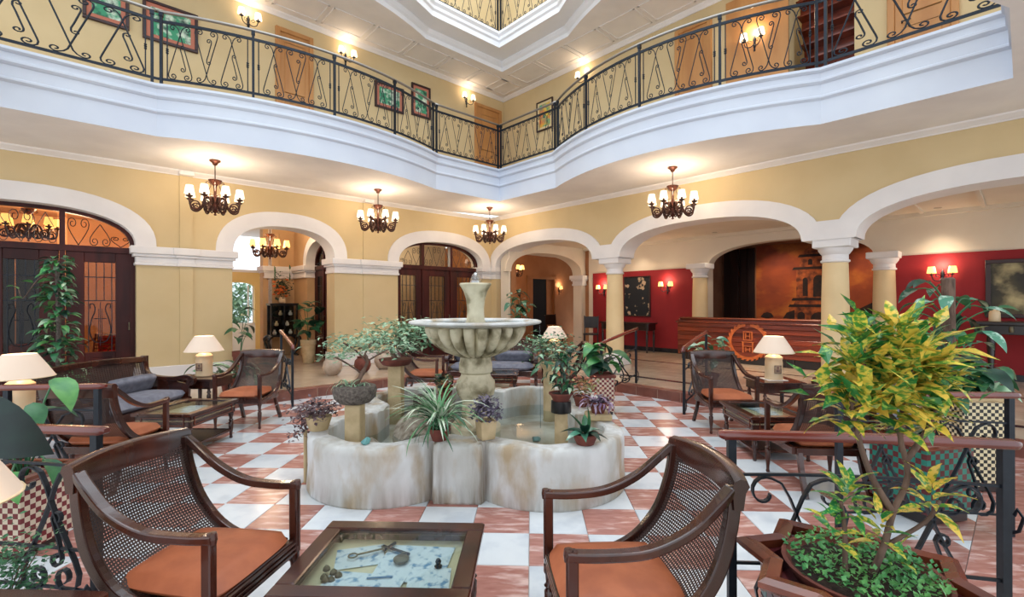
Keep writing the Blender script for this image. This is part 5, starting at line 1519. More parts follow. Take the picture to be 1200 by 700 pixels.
MB().lathe([(.105, 1.33), (.108, 1.37), (.092, 1.41), (.088, 1.52), (.1, 1.62), (.125, 1.70), (.155, 1.75), (.168, 1.77), (.162, 1.785), (.12, 1.78), (.05, 1.76)], 40).build('vase', STONEB, fountain, smooth=True)
MB().lathe([(.055, 1.76), (.058, 1.80), (.045, 1.85), (.02, 1.89), (.0, 1.905)], 20).build('water_jet', glassmat('spray', tint=(238, 244, 246), rough=.15, alpha=.35), fountain, smooth=True)
MB().tube([(.672, .0, 1.345), (.675, 0, 1.0), (.676, 0, .27)], .004, 5).build('water_thread', WATER, fountain)
# rough rocks and pebbles inside the basin
def rock(name, lab, loc, s, m_, seed, cat='rock', group=None):
    r_ = random.Random(seed); bm = bmesh.new(); bmesh.ops.create_icosphere(bm, subdivisions=3, radius=1)
    ph = [(Vector((r_.uniform(-1, 1), r_.uniform(-1, 1), r_.uniform(-1, 1))).normalized(), r_.uniform(.5, .9)) for _ in range(9)]
    for v in bm.verts:
        for n_, d_ in ph:
            k = v.co.dot(n_)
            if k > d_: v.co -= n_ * (k - d_)
        v.co = Vector((v.co.x * s[0], v.co.y * s[1], v.co.z * s[2])) * (1 + r_.uniform(-.03, .03))
    me = bpy.data.meshes.new(name); bm.to_mesh(me); bm.free(); me.materials.append(m_)
    o = place(name, me, None, loc, r_.uniform(0, 6)); return tag(o, lab, cat, group)
ROCK = mat('rough_rock', (176, 168, 154), (120, 108, 92), scale=14, detail=8, rough=.95, bump=.9, bscale=26)
rock('rock', 'large rough tan rock behind the bonsai pillar', (-1.18, 4.72, .28), (.30, .22, .22), ROCK, 1)
rock('rock', 'grey flat rock behind the spider plant', (-1.02, 5.20, .22), (.20, .16, .16), ROCK, 2)
rock('rock', 'dark hollow rock below the far bonsai dish', (-1.38, 5.89, .24), (.16, .15, .2), MOSS, 4)
rock('rock', 'pale rock at the left lobe of the basin', (-1.52, 4.40, .19), (.14, .12, .13), ROCK, 5)
TEALS = mat('teal_stone', (110, 170, 168), (80, 130, 132), scale=8, rough=.6)
for k, (x, y, r_) in enumerate(((-1.30, 3.68, .05), (.12, 4.62, .09), (.10, 4.36, .05), (.05, 5.0, .07), (.30, 4.73, .06))):
    rock('pebble', 'flat bluish stone lying in the basin' if k else 'bluish stone lying on the basin rim by the bonsai post', (x, y, .12 + r_ * .3 if k else .492), (r_, r_ * .8, r_ * (.4 if k else .6)), TEALS, 10 + k, 'stone', 'bluish stones in the basin')

# ================================================================= PLANT TOOLS
def leaf_mesh(name, L_, W_, m_, droop=.25, fold=.2, n=5, tip=1.0, wave=0.0, base=.0, curl=0.0):
    vs = []; fs = []
    y = z = 0.0; ang = .0
    for i in range(n + 1):
        t = i / n
        w = W_ / 2 * (math.sin(PI * min(1, (t * .94 + .06)) ** .8) ** tip if t < 1 else 0.0)
        if i == 0: w = max(w * .3, .0015)
        if i == n: w = .0008
        wz = wave * math.sin(t * 14)
        vs += [(-w, y, z + fold * w + wz), (0, y, z), (w, y, z + fold * w - wz)]
        y += L_ / n * math.cos(ang); z += L_ / n * math.sin(ang); ang -= droop / n * 2
    for i in range(n):
        a = i * 3; fs += [(a, a + 1, a + 4, a + 3), (a + 1, a + 2, a + 5, a + 4)]
    return MB().add(vs, fs).mesh(name, m_, smooth=2)
def orient(pos, d, roll=0.0, s=1.0):
    y = Vector(d).normalized(); up = Vector((0, 0, 1))
    if abs(y.z) > .97: up = Vector((1, 0, .0))
    x = y.cross(up).normalized(); z = x.cross(y)
    m_ = Matrix(((x.x, y.x, z.x, 0), (x.y, y.y, z.y, 0), (x.z, y.z, z.z, 0), (0, 0, 0, 1)))
    return Matrix.Translation(pos) @ m_ @ Matrix.Rotation(roll, 4, 'Y') @ Matrix.Scale(s, 4)
def rdir(r_, el0=-.3, el1=.9):
    a = r_.uniform(0, 2 * PI); e = r_.uniform(el0, el1); return Vector((math.cos(a) * math.cos(e), math.sin(a) * math.cos(e), math.sin(e)))
def leaves(parent, specs, meshes, r_, smin=.75, smax=1.2, name='leaf'):
    for pos, d in specs:
        place(name, r_.choice(meshes), parent, mtx=orient(pos, d, r_.uniform(-.5, .5), r_.uniform(smin, smax)))
def leaf_stuff(parent, specs, L_, W_, m_, r_, name='foliage', droop=.3, n=2):
    mb = MB()
    for pos, d in specs:
        M_ = orient(pos, d, r_.uniform(-.6, .6), r_.uniform(.7, 1.25))
        w = W_ / 2
        v = [(0, 0, 0), (-w, L_ * .45, .12 * w), (w, L_ * .45, .12 * w), (0, L_ * .5, -.15 * w), (0, L_, -droop * L_ * .5)]
        mb.add([M_ @ Vector(a) for a in v], [(0, 3, 1), (0, 2, 3), (1, 3, 4), (3, 2, 4)])
    return tag(mb.build(name, m_, parent), kind='stuff')
def pot(parent, r, h, m_=TERRA, z=0.0, rim=True, soil=True, top=1.0):
    p = [(r * .68, z), (r * .72, z + .01), (r * .96, z + h * .78)]
    p += [(r * 1.06, z + h * .80), (r * 1.08, z + h), (r * .95, z + h), (r * .9, z + h * .85)] if rim else [(r, z + h), (r * .9, z + h)]
    MB().lathe(p, 24).build('pot', m_, parent, smooth=True)
    if soil: MB().lathe([(r * .93, z + h * .84), (r * .5, z + h * .90), (.001, z + h * .92)], 16).build('soil', SOIL, parent, smooth=True)
def pedestal_post(lab, loc, h, w=.13, round_=False, band=False):
    t = thing('stone_post', lab, 'post', loc, 0, 'stone posts in the basin')
    if round_: MB().lathe([(w / 2 * 1.1, 0), (w / 2 * 1.1, .03), (w / 2, .05), (w / 2, h)], 20).build('shaft', SAND, t, smooth=True)
    else: MB().bbox(-w / 2, w / 2, -w / 2, w / 2, 0, h, .008).build('shaft', SAND, t)
    if band: MB().lathe([(w / 2 * 1.5, h - .0), (w / 2 * 1.55, h + .005), (w / 2 * 1.5, h + .1)], 20).build('drum', BLACKT, t, smooth=True)
    return t

# ---- spider plant on the front of the basin
r_ = random.Random(21)
sp = thing('spider_plant', 'spider plant with long striped arching leaves in a dark pot', 'plant', (-.74, 3.80, .472))
pot(sp, .085, .10, TERRA, rim=True)
SPL = [leaf_mesh('leaf', .44, .015, LSTRIPE, droop=1.0, fold=.4, n=8, tip=.45), leaf_mesh('leaf', .42, .014, LSTRIPE, droop=.6, fold=.4, n=7, tip=.45), leaf_mesh('leaf', .38, .015, LGREEN, droop=1.2, fold=.4, n=8, tip=.45)]
def blade_clear(me, M_):
    for v in me.vertices:
        w = M_ @ v.co + Vector((-.74, 3.80, .472))
        x, y = w.x - FX0, w.y - FY0; a = math.atan2(y, x); r = math.hypot(x, y)
        if w.z < .485 and r < f_out(a) + .01: return False
        if math.hypot(w.x + .37, w.y - 3.86) < .14 and w.z < .85: return False
    return True
n_sp = tries = 0
while n_sp < 150 and tries < 6000:
    tries += 1
    me = r_.choice(SPL); M_ = orient((r_.uniform(-.03, .03), r_.uniform(-.03, .03), .09), rdir(r_, .55 if n_sp % 2 else 1.0, 1.5), r_.uniform(-.5, .5), r_.uniform(.75, 1.35))
    if blade_clear(me, M_): place('leaf', me, sp, mtx=M_); n_sp += 1
# ---- grey-violet foliage in a square pot
sq = thing('square_planter', 'grey violet leafy plant in a square stone pot on the rim', 'plant', (-.37, 3.86, .472), .5)
MB().lathe([(.075, 0), (.082, .02), (.095, .15), (.085, .15), (.08, .13)], 4).build('pot', SAND, sq, rz=PI / 4)
leaf_stuff(sq, [(Vector((0, 0, .19)) + rdir(r_, -.5, 1.4) * r_.uniform(.04, .14) + Vector((0, 0, .02)), rdir(r_, -.5, 1.0)) for _ in range(520)], .042, .024, LPURPLE, r_)
# ---- plum-coloured trailing plant at the left lobe
pl = thing('trailing_plant', 'plum leafed trailing plant in a tan bowl on the basin rim', 'plant', (-1.86, 4.08, .472))
pot(pl, .11, .12, SAND, rim=False)
leaf_stuff(pl, [(Vector((max(-.3, min(.10, r_.gauss(-.03, .10))), max(-.22, min(.22, r_.gauss(0, .10))), .17 + r_.gauss(0, .04))), rdir(r_, -.6, .9)) for _ in range(520)] + [(Vector((-.12 - r_.uniform(0, .07), r_.gauss(0, .08), .16 - r_.uniform(0, .22))), rdir(r_, -1, .2)) for _ in range(120)], .04, .026, LPLUM, r_)
# ---- bonsai on the square post
pedestal_post('square tan stone post carrying the bonsai dish', (-1.52, 4.03, .1), .615, .135)
bo = thing('bonsai', 'small pale bonsai tree in a mossy stone dish on a post', 'plant', (-1.52, 4.03, .715))
MB().lathe([(.09, 0), (.13, .01), (.17, .05), (.185, .11), (.175, .15), (.15, .155), (.02, .15)], 28).build('dish', MOSS, bo, smooth=True)
MB().tube(catmull([(-.02, .0, .14), (.03, 0, .2), (.07, .02, .28), (.10, .03, .36), (.08, .02, .42)], 5), [.026] * 5 + [.02] * 6 + [.014] * 10, 8).build('trunk', BARK, bo, smooth=2)
for pth in (((.09, .03, .36), (.0, 0, .46), (-.10, 0, .52)), ((.10, .03, .36), (.2, .05, .42), (.3, .06, .47)), ((.08, .02, .42), (.1, .1, .5), (.14, .16, .53)), ((.05, .02, .26), (-.08, -.03, .36), (-.16, -.03, .4))):
    MB().tube(catmull(pth, 4), .008, 5).build('branch', BARK, bo)
spc = []
for c, n_, s_ in (((-.12, 0, .54), 90, .09), ((.3, .06, .49), 110, .11), ((.13, .12, .55), 90, .11), ((-.16, -.02, .42), 80, .08), ((.02, 0, .48), 80, .10)):
    spc += [(Vector(c) + Vector((r_.gauss(0, s_), r_.gauss(0, s_), r_.gauss(0, s_ * .35))), rdir(r_, -.5, .4)) for _ in range(n_)]
leaf_stuff(bo, spc, .055, .022, LPALE, r_)
BL = [leaf_mesh('blade', .22, .012, LPALE, droop=1.4, n=6, tip=.45)]
leaves(bo, [((r_.uniform(-.1, .1), r_.uniform(-.08, .08), .14), rdir(r_, .2, 1.2)) for _ in range(34)], BL, r_, .6, 1.1, 'blade')
# ---- large bonsai behind it
pedestal_post('tan stone post below the large far bonsai', (-1.64, 5.70, .1), .72, .16)
b2 = thing('bonsai', 'broad spreading bonsai with pale feathery foliage in a flat dish', 'plant', (-1.64, 5.70, .82))
MB().lathe([(.12, 0), (.16, .01), (.2, .06), (.205, .08), (.19, .08), (.02, .07)], 28).build('dish', TERRA, b2, smooth=True)
MB().tube(catmull([(0, 0, .07), (-.05, 0, .16), (-.02, 0, .26), (.04, 0, .34)], 5), [.03] * 5 + [.02] * 11, 8).build('trunk', BARK, b2, smooth=2)
spc = []
for c, n_, s_ in (((-.28, -.05, .34), 150, .14), ((.0, 0, .44), 220, .17), ((.28, 0, .44), 190, .15), ((.46, .05, .33), 110, .12), ((-.47, -.05, .24), 110, .12), ((.12, -.1, .26), 120, .14)):
    spc += [(Vector(c) + Vector((r_.gauss(0, s_), r_.gauss(0, s_), r_.gauss(0, s_ * .4))), rdir(r_, -.5, .35)) for _ in range(n_)]
for c in ((-.28, -.05, .32), (.26, 0, .4), (.42, .05, .32), (-.45, -.05, .2), (.0, 0, .40)):
    MB().tube(catmull([(-.02, 0, .25), Vector(c) * .55 + Vector((0, 0, .15)), c], 4), .009, 5).build('branch', BARK, b2)
spc = [(p_, d_) for p_, d_ in spc if math.hypot(p_.x - 1.64 - FX0, p_.y + 5.70 - FY0) > .86]      # foliage stays clear of the bowl
leaf_stuff(b2, spc, .085, .03, LPALE, r_)
leaf_stuff(b2, [(p_ + Vector((.1, .1, -.03)), d_) for p_, d_ in spc[::2]], .075, .028, LGREEN, r_, name='foliage')
# ---- red-leaved begonias and clay pots behind the left posts
for k, (x, y) in enumerate(((-1.0, 5.48), (-1.10, 5.86))):
    b3 = thing('potted_begonia', 'dark green and red leafed plant in a clay pot by the far bonsai', 'plant', (x, y, .435), 0, 'begonias in the basin')
    pot(b3, .08, .12, SAND if k else TERRA)
    BG = [leaf_mesh('leaf', .11, .08, LDARK, droop=.6), leaf_mesh('leaf', .1, .07, LRED, droop=.6), leaf_mesh('leaf', .1, .08, LGREEN, droop=.5)]
    leaves(b3, [(Vector((r_.gauss(0, .05), r_.gauss(0, .05), .12 + r_.uniform(0, .12))), rdir(r_, -.2, .8)) for _ in range(30)], BG, r_)
    tag(MB().lathe([(.09, 0), (.1, .02), (.09, .34)], 14).build('stone_block', ROCK, None, loc=(x, y, .1)), 'rough stone block carrying a potted begonia', 'block', 'stone blocks in the basin')
# ---- plant on the round pillar
pedestal_post('round tan pillar with black drum in the right lobe', (.26, 4.12, .1), .53, .115, True, True)
pp = thing('potted_plant', 'leafy green plant in a clay pot on the round pillar', 'plant', (.26, 4.12, .73))
pot(pp, .10, .07, TERRA)
PPL = [leaf_mesh('leaf', .10, .032, LGREEN, droop=.6), leaf_mesh('leaf', .09, .03, LPALE, droop=.7), leaf_mesh('leaf', .11, .034, LDARK, droop=.6)]
MB().tube(catmull([(0, 0, .05), (.01, 0, .2), (-.01, 0, .36)], 4), .009, 6).build('stem', BARK, pp)
for a in range(5): MB().tube(catmull([(0, 0, .06), (.05 * math.cos(a * 1.3), .05 * math.sin(a * 1.3), .18), (.1 * math.cos(a * 1.3), .1 * math.sin(a * 1.3), .3)], 3), .005, 5).build('stem', BARK, pp)
leaves(pp, [(Vector((r_.gauss(0, .085), r_.gauss(0, .085), r_.uniform(.12, .46))), rdir(r_, -.5, .6)) for _ in range(170)], PPL, r_)
# ---- second round pillar with light leafy plant behind
pedestal_post('round tan pillar standing behind the right lobe', (.22, 5.86, .1), .66, .14, True)
p2 = thing('potted_plant', 'pale leafy bonsai spray on the far round pillar', 'plant', (.22, 5.86, .758))
pot(p2, .11, .08, SAND, rim=False)
leaf_stuff(p2, [(Vector((r_.gauss(.0, .16), r_.gauss(0, .14), .28 + r_.gauss(0, .09))), rdir(r_, -.4, .5)) for _ in range(300)], .075, .026, LGREEN, r_)
leaf_stuff(p2, [(Vector((r_.gauss(-.12, .12), r_.gauss(0, .12), .34 + r_.gauss(0, .06))), rdir(r_, -.4, .5)) for _ in range(160)], .07, .026, LPALE, r_)
for a in range(5): MB().tube(catmull([(0, 0, .06), (.07 * math.cos(a * 1.3), .07 * math.sin(a * 1.3), .18), (.16 * math.cos(a * 1.3), .14 * math.sin(a * 1.3), .32)], 3), .006, 5).build('stem', BARK, p2)
# ---- violet striped plant and succulent on the right rim
vp = thing('violet_plant', 'pale violet striped plant in a clay pot on the right rim', 'plant', (.64, 4.56, .468))
tag(MB().bbox(-.12, .12, -.10, .10, 0, .06, .01).build('stone_pad', SAND, None, loc=(.64, 4.56, .465)), 'flat stone pad under the violet plant', 'slab')
pot(vp, .085, .11, TERRA, z=.055)
VL = [leaf_mesh('leaf', .14, .022, LGREYV, droop=1.0, n=5, tip=.6), leaf_mesh('leaf', .13, .02, LPURPLE, droop=.8, n=5, tip=.6)]
leaves(vp, [((r_.gauss(0, .05), r_.gauss(0, .05), .15), rdir(r_, -.1, 1.3)) for _ in range(100)], VL, r_, .8, 1.3)
b4 = thing('trailing_plant', 'reddish small leafed plant behind the violet plant', 'plant', (.54, 5.06, .470))
pot(b4, .09, .12, TERRA)
leaf_stuff(b4, [(Vector((r_.gauss(.03, .09), max(-.13, r_.gauss(.03, .08)), .2 + r_.gauss(0, .05))), rdir(r_, -.4, .7)) for _ in range(260)], .05, .03, LRED, r_)
su = thing('succulent', 'broad leafed succulent in a clay pot on the right lobe rim', 'plant', (.424, 3.74, .470))
pot(su, .10, .085, TERRA)
SUL = [leaf_mesh('leaf', .20, .075, LDARK, droop=.4, fold=.5, n=6), leaf_mesh('leaf', .19, .07, LPEP, droop=.5, fold=.5, n=6), leaf_mesh('leaf', .23, .06, LGREEN, droop=.2, fold=.6, n=6)]
for d_, k in (((.25, -.1, 1.1), 2), ((-.45, .1, .8), 2), ((.9, -.2, .15), 0), ((-.7, -.5, .25), 1), ((.45, -.8, .3), 0), ((-.15, -.9, .3), 1), ((.8, .5, .4), 1), ((-.9, .3, .3), 0), ((.1, .8, .6), 2), ((-.1, -.6, .8), 0)):
    place('leaf', SUL[k], su, mtx=orient((0, 0, .075), d_, r_.uniform(-.3, .3), r_.uniform(.9, 1.1)))
tag(MB().lathe([(.016, 0), (.016, .44), (.012, .46)], 10).build('garden_tap_post', SAND, None, loc=(-1.99, 4.1, 0)), 'thin tan pipe standing against the basin', 'pipe')

# ================================================================= CROTON IN THE OCTAGONAL PLANTER
def tiled_planter(name, label, loc, rz, n, r, h, m1, m2, rows, cols, rimm=WOODL, foot=.05, rimw=.05, checks=None, star=False):
    t = thing(name, label, 'planter', loc, rz)
    MB().lathe([(r * .96, foot), (r * .96, h - .02), (r * .86, h - .02), (r * .86, h - .12), (.001, h - .12)], n).build('body', checks or MAROON, t)
    MB().lathe([(r * .8, 0), (r * .85, .01), (r * .85, foot)], n).build('foot', WOODK, t)
    tl = {}
    side = 2 * r * math.sin(PI / n); ap = r * math.cos(PI / n)
    tw = side / cols * .94; th = (h - foot - .06) / rows
    for q_, m_ in enumerate((m1, m2)):
        tl[q_] = MB().bbox(-tw / 2, tw / 2, -.006, .0, -th * .47, th * .47, .0015).mesh('tile', m_)
    cnt = 0
    for s in range(n if not checks else 0):
        a = 2 * PI * (s + .5) / n
        for i in range(cols):
            for j in range(rows):
                if cnt > 290: continue
                x = (i + .5 - cols / 2) * side / cols * .99
                M_ = Matrix.Rotation(a + PI / 2, 4, 'Z') @ Matrix.Translation((x, -ap * .97, foot + .03 + (j + .5) * th))
                place('tile', tl[(i + j) % 2], t, mtx=M_); cnt += 1
    rm_ = MB(); rm_.lathe([(r * .86, h - .03), (r * 1.03, h - .03), (r * 1.08, h - .015), (r * 1.08, h + .005), (r * 1.0, h + .018), (r * .86, h + .012), (r * .86, h - .03)], 16 if star else n, cap=False, flute=(lambda a, z: 1.16 if round(a / (PI / 8)) % 2 == 0 else .90) if star else None).build('rim', rimm, t)
    return t
tiled_planter('octagonal_planter', 'octagonal wood-rimmed tiled planter holding the croton pot', (1.22, 1.80, 0), .2, 8, .34, .585, TEAL, MAROON, 6, 3, star=True)
cr = thing('croton', 'tall croton with green and yellow mottled leaves in a clay bowl', 'plant', (1.22, 1.80, .5))
MB().lathe([(.15, -.03), (.2, .0), (.255, .09), (.26, .10), (.245, .10), (.22, .07)], 32).build('bowl', TERRA, cr, smooth=True)
MB().lathe([(.235, .075), (.12, .10), (.001, .105)], 20).build('soil', SOIL, cr, smooth=True)
leaf_stuff(cr, [(Vector((math.cos(a) * q_, math.sin(a) * q_, .10 + r_.uniform(0, .035))), rdir(r_, 0, 1.2)) for a, q_ in [(r_.uniform(0, 6.28), .245 * math.sqrt(r_.random())) for _ in range(900)]], .022, .016, LBRIGHT, r_, name='ground_cover')
CL = [leaf_mesh('leaf', .155, .05, LCROT, droop=.35, fold=.35, n=6, wave=.002), leaf_mesh('leaf', .15, .045, LCROTY, droop=.35, fold=.35, n=6, wave=.002), leaf_mesh('leaf', .14, .048, LCROTG, droop=.3, fold=.35, n=6), leaf_mesh('leaf', .17, .05, LCROTY, droop=.5, fold=.3, n=6, wave=.003)]
def branch(parent, pts, r0, r1, name='branch'):
    P = catmull(pts, 4); n_ = len(P)
    MB().tube(P, [r0 + (r1 - r0) * i / (n_ - 1) for i in range(n_)], 7).build(name, BARK, parent, smooth=2)
branch(cr, [(.0, -.04, .08), (.05, -.04, .2), (.09, -.03, .32), (.15, -.02, .45), (.13, -.01, .6), (.16, 0, .75)], .0125, .008, 'trunk')
branch(cr, [(.09, -.03, .32), (.02, -.02, .45), (-.02, 0, .62), (-.04, 0, .78)], .012, .008)
branch(cr, [(.14, -.02, .5), (.24, 0, .62), (.28, 0, .78)], .012, .008)
branch(cr, [(.14, 0, .62), (.1, .1, .75), (.1, .12, .9)], .010, .007)
branch(cr, [(-.08, -.03, .09), (-.08, -.03, .25), (-.1, -.04, .36)], .01, .006)
branch(cr, [(.05, -.04, .2), (.18, -.06, .3), (.22, -.07, .38)], .008, .006)
def crown(c): return Vector((.1 + (c[0] - .1) * .88, c[1], c[2] if c[2] < .5 else .80 + (c[2] - .83) * .85))
def whorl(c, n_, R_, tilt0=-.2, tilt1=1.1, mix=(0, 1, 2, 3)):
    c = crown(c)
    for k in range(n_):
        a = k * 2.4 + r_.uniform(-.3, .3); e = tilt0 + (tilt1 - tilt0) * (k / max(1, n_ - 1))
        d_ = Vector((math.cos(a) * math.cos(e), math.sin(a) * math.cos(e), math.sin(e)))
        c = Vector(c); place('leaf', CL[r_.choice(mix)], cr, mtx=orient(c + Vector((0, 0, .10 * k / n_ - .05)) + d_ * R_ * .15, d_, r_.uniform(-.4, .4), R_ / .15 * r_.uniform(.75, 1.05) * .86))
CRW = [((-.06, -.02, .84), 22, .17, (0, 1, 3, 2)), ((.05, -.07, .78), 22, .16, (1, 3, 0)), ((.15, -.05, .88), 22, .17, (0, 1, 3)), ((.25, 0, .82), 20, .16, (1, 3, 0)), ((.02, .04, .95), 22, .16, (0, 2, 2)),
       ((.17, .05, .98), 20, .16, (0, 1, 2)), ((-.07, 0, .70), 20, .15, (1, 3, 0)), ((.22, -.02, .70), 18, .15, (1, 3, 0)), ((.09, -.03, .67), 20, .15, (1, 3, 0)), ((.27, .05, .93), 16, .15, (0, 2, 1)),
       ((-.10, -.04, .36), 20, .13, (2, 2, 0)), ((-.15, -.03, .25), 14, .13, (2, 2, 0)), ((.20, -.07, .38), 18, .13, (1, 3, 0)), ((.02, -.05, .26), 12, .11, (0, 2, 1)), ((.1, -.04, .16), 6, .1, (2, 0))]
for c, n_, R_, mix in CRW: whorl(c, n_, R_, mix=mix)
for m_, k_ in ((LCROT, 0), (LCROTY, 1), (LCROTG, 2)):      # the many further leaves inside the crown
    sp_ = []
    for c, n_, R_, mix in CRW[:10]:
        for _ in range(9):
            d_ = rdir(r_, -.3, 1.2); sp_.append((crown(c) + Vector((r_.gauss(0, .05), r_.gauss(0, .05), r_.gauss(0, .05))) + d_ * .02, d_))
    leaf_stuff(cr, sp_, .12, .045, m_, r_, name='inner_foliage', droop=.3)

# ================================================================= OTHER PLANTS
# climbing plant behind the left sofa
cp = thing('climbing_plant', 'tall climbing plant on a moss pole behind the left sofa', 'plant', (-6.24, 6.0, ZF))
pot(cp, .2, .32, TERRA)
MB().tube([(0, 0, .2), (.02, 0, 1.2), (0, 0, 2.0)], .025, 8).build('moss_pole', MOSS, cp)
CPL = [leaf_mesh('leaf', .19, .08, LGREEN, droop=.7, fold=.25), leaf_mesh('leaf', .18, .075, LDARK, droop=.7, fold=.25), leaf_mesh('leaf', .17, .075, LBRIGHT, droop=.6, fold=.25), leaf_mesh('leaf', .18, .075, LPALE, droop=.8, fold=.25)]
spc = []
for _ in range(290):
    z = r_.uniform(.35, 2.05); rad = .03 + .24 * max(.25, 1 - (z - .3) / 1.9) * r_.random()
    a = r_.uniform(0, 2 * PI); d_ = Vector((math.cos(a), math.sin(a), r_.uniform(-.2, .6)))
    spc.append((Vector((rad * math.cos(a), rad * math.sin(a), z)), d_))
leaves(cp, spc, [CPL[k] for k in (0, 0, 1, 2, 3)], r_, .6, 1.15)
branch(cp, [(0, 0, 1.9), (-.15, -.1, 1.75), (-.3, -.15, 1.5), (-.42, -.1, 1.62)], .008, .005)
leaves(cp, [((-.42, -.1, 1.62), (-.5, 0, .4)), ((-.3, -.15, 1.5), (-.6, -.3, .2)), ((-.2, -.12, 1.7), (-.2, -.6, .3))], [CPL[2]], r_)
# rubber plant close at the left edge, pothos in the checkered planter behind
LRUB = leafmat('leaf_rubber_shaded', (14, 40, 36), (10, 30, 30), rough=.35)  # leaf green darkened so the colour itself carries the shade
big = leaf_mesh('leaf', .42, .22, LRUB, droop=.55, fold=.2, n=8)
rp = thing('rubber_plant', 'broad-leafed plant with shade in its dark leaf colour close at the left edge', 'plant', (-1.35, .84, 0))
pot(rp, .16, .30, TERRA); branch(rp, [(0, 0, .25), (.02, 0, .8), (0, 0, 1.45)], .018, .010, 'stem')
for pos, d_ in (((.03, .16, 1.36), (.26, .05, -.15)), ((0, 0, 1.3), (-.8, .3, .2)), ((0, 0, 1.2), (.2, -.9, .2)), ((0, 0, 1.42), (-.2, -.2, .9)), ((0, 0, 1.05), (-.7, -.5, .1)), ((.0, 0, .9), (-.2, .8, .3))):
    place('leaf', big, rp, mtx=orient(pos, d_, 1.1 if pos[2] == 1.36 else 0, .6 if pos[2] == 1.36 else 1))
ck = tiled_planter('checkered_planter', 'red and black checkered planter behind the left rail', (-3.30, 2.95, 0), PI / 4, 4, .25, .5, MAROON, CREAMT, 6, 5, checks=CK_RW)
po = thing('pothos', 'broad green leafed pothos growing beside the left handrail', 'plant', (-3.30, 2.95, .36))
MB().lathe([(.14, 0), (.15, .03), (.001, .05)], 14).build('soil', SOIL, po)
POL = [leaf_mesh('leaf', .26, .13, LBRIGHT, droop=.6, fold=.25, n=7), leaf_mesh('leaf', .25, .12, LGREEN, droop=.6, fold=.25, n=7), leaf_mesh('leaf', .26, .15, LPALE, droop=.7, fold=.25, n=7)]
for pos, d_, k in (((.22, .0, .74), (.8, -.3, -.35), 0), ((.18, -.1, .6), (.7, -.5, -.5), 1), ((.1, -.15, .5), (.5, -.7, -.4), 1), ((.02, -.2, .3), (.4, -.8, -.3), 0), ((-.1, -.1, .45), (-.4, -.7, -.2), 1), ((.15, -.2, .2), (.7, -.6, -.5), 0), ((0, .1, .5), (.2, .8, .1), 1), ((-.2, 0, .4), (-.9, .1, 0), 2), ((.0, -.25, .15), (.1, -.9, -.6), 2), ((.25, -.1, .25), (.9, -.2, -.4), 1)):
    place('leaf', POL[k], po, mtx=orient(pos, d_, r_.uniform(-.3, .3), r_.uniform(.8, 1.1)))
    MB().tube(catmull([(0, 0, .04), Vector(pos) * .55 + Vector((0, 0, .12)), pos], 4), .006, 5).build('stem', LGREEN, po)
fb = thing('maidenhair_fern', 'fine leafed fern beside the near lamp table', 'plant', (-2.31, 1.99, 0))
pot(fb, .12, .2, TERRA)
leaf_stuff(fb, [(Vector((max(-.15, min(.15, r_.gauss(0, .08))), max(-.16, min(.12, r_.gauss(0, .08))), .38 + r_.gauss(0, .09))), rdir(r_, -.6, .6)) for _ in range(900)], .025, .016, LGREEN, r_)
for a in range(7): MB().tube(catmull([(0, 0, .16), (.03 * math.cos(a), .03 * math.sin(a), .3), (.10 * math.cos(a), .10 * math.sin(a), .45)], 3), .003, 4).build('stem', BARK, fb)
# right: green tiled planter between the rails, checkered planter, aroid pole
tiled_planter('teal_planter', 'teal and maroon tiled square planter between the rails', (2.90, 3.66, 0), PI / 4 + .25, 4, .31, .57, TEAL, MAROON, 7, 6, foot=.09, checks=CK_TEAL)
lp = thing('potted_plant', 'low green plant in the teal tiled planter', 'plant', (2.90, 3.66, .45))
MB().lathe([(.16, 0), (.16, .03), (.001, .05)], 14).build('soil', SOIL, lp)
leaves(lp, [((r_.gauss(0, .05), r_.gauss(0, .05), .06 + r_.uniform(0, .1)), rdir(r_, .1, 1.2)) for _ in range(16)], [leaf_mesh('leaf', .2, .07, LDARK, droop=.6)], r_)
tiled_planter('checkered_planter', 'black and cream checkered planter behind the short rail', (3.76, 4.22, 0), PI / 4 - .1, 4, .24, .78, BLACKT, CREAMT, 12, 6, rimm=SAND, checks=CK_BW)
gp = thing('potted_plant', 'dense broad green plant in the black and cream planter', 'plant', (3.76, 4.22, .655))
MB().lathe([(.14, 0), (.14, .03), (.001, .05)], 14).build('soil', SOIL, gp)
GPL = [leaf_mesh('leaf', .26, .11, LGREEN, droop=.9), leaf_mesh('leaf', .24, .10, LDARK, droop=.8), leaf_mesh('leaf', .24, .10, LPALE, droop=.9)]
leaves(gp, [((r_.gauss(0, .1), r_.gauss(0, .1), .1 + r_.uniform(0, .30)), rdir(r_, -.2, .9)) for _ in range(60)], [GPL[k] for k in (0, 0, 1, 2)], r_)
ar = thing('aroid', 'big-leafed aroid climbing a bark pole in front of the red wall', 'plant', (4.72, 5.55, 0))
pot(ar, .2, .35, TERRA)
MB().lathe([(.06, .2), (.065, 1.0), (.062, 1.83), (.045, 1.85)], 14).build('bark_pole', BARK, ar)
ARL = [leaf_mesh('leaf', .34, .14, LPEP, droop=.6, n=7), leaf_mesh('leaf', .32, .14, LGREEN, droop=.7, n=7), leaf_mesh('leaf', .3, .13, LDARK, droop=.6, n=7)]
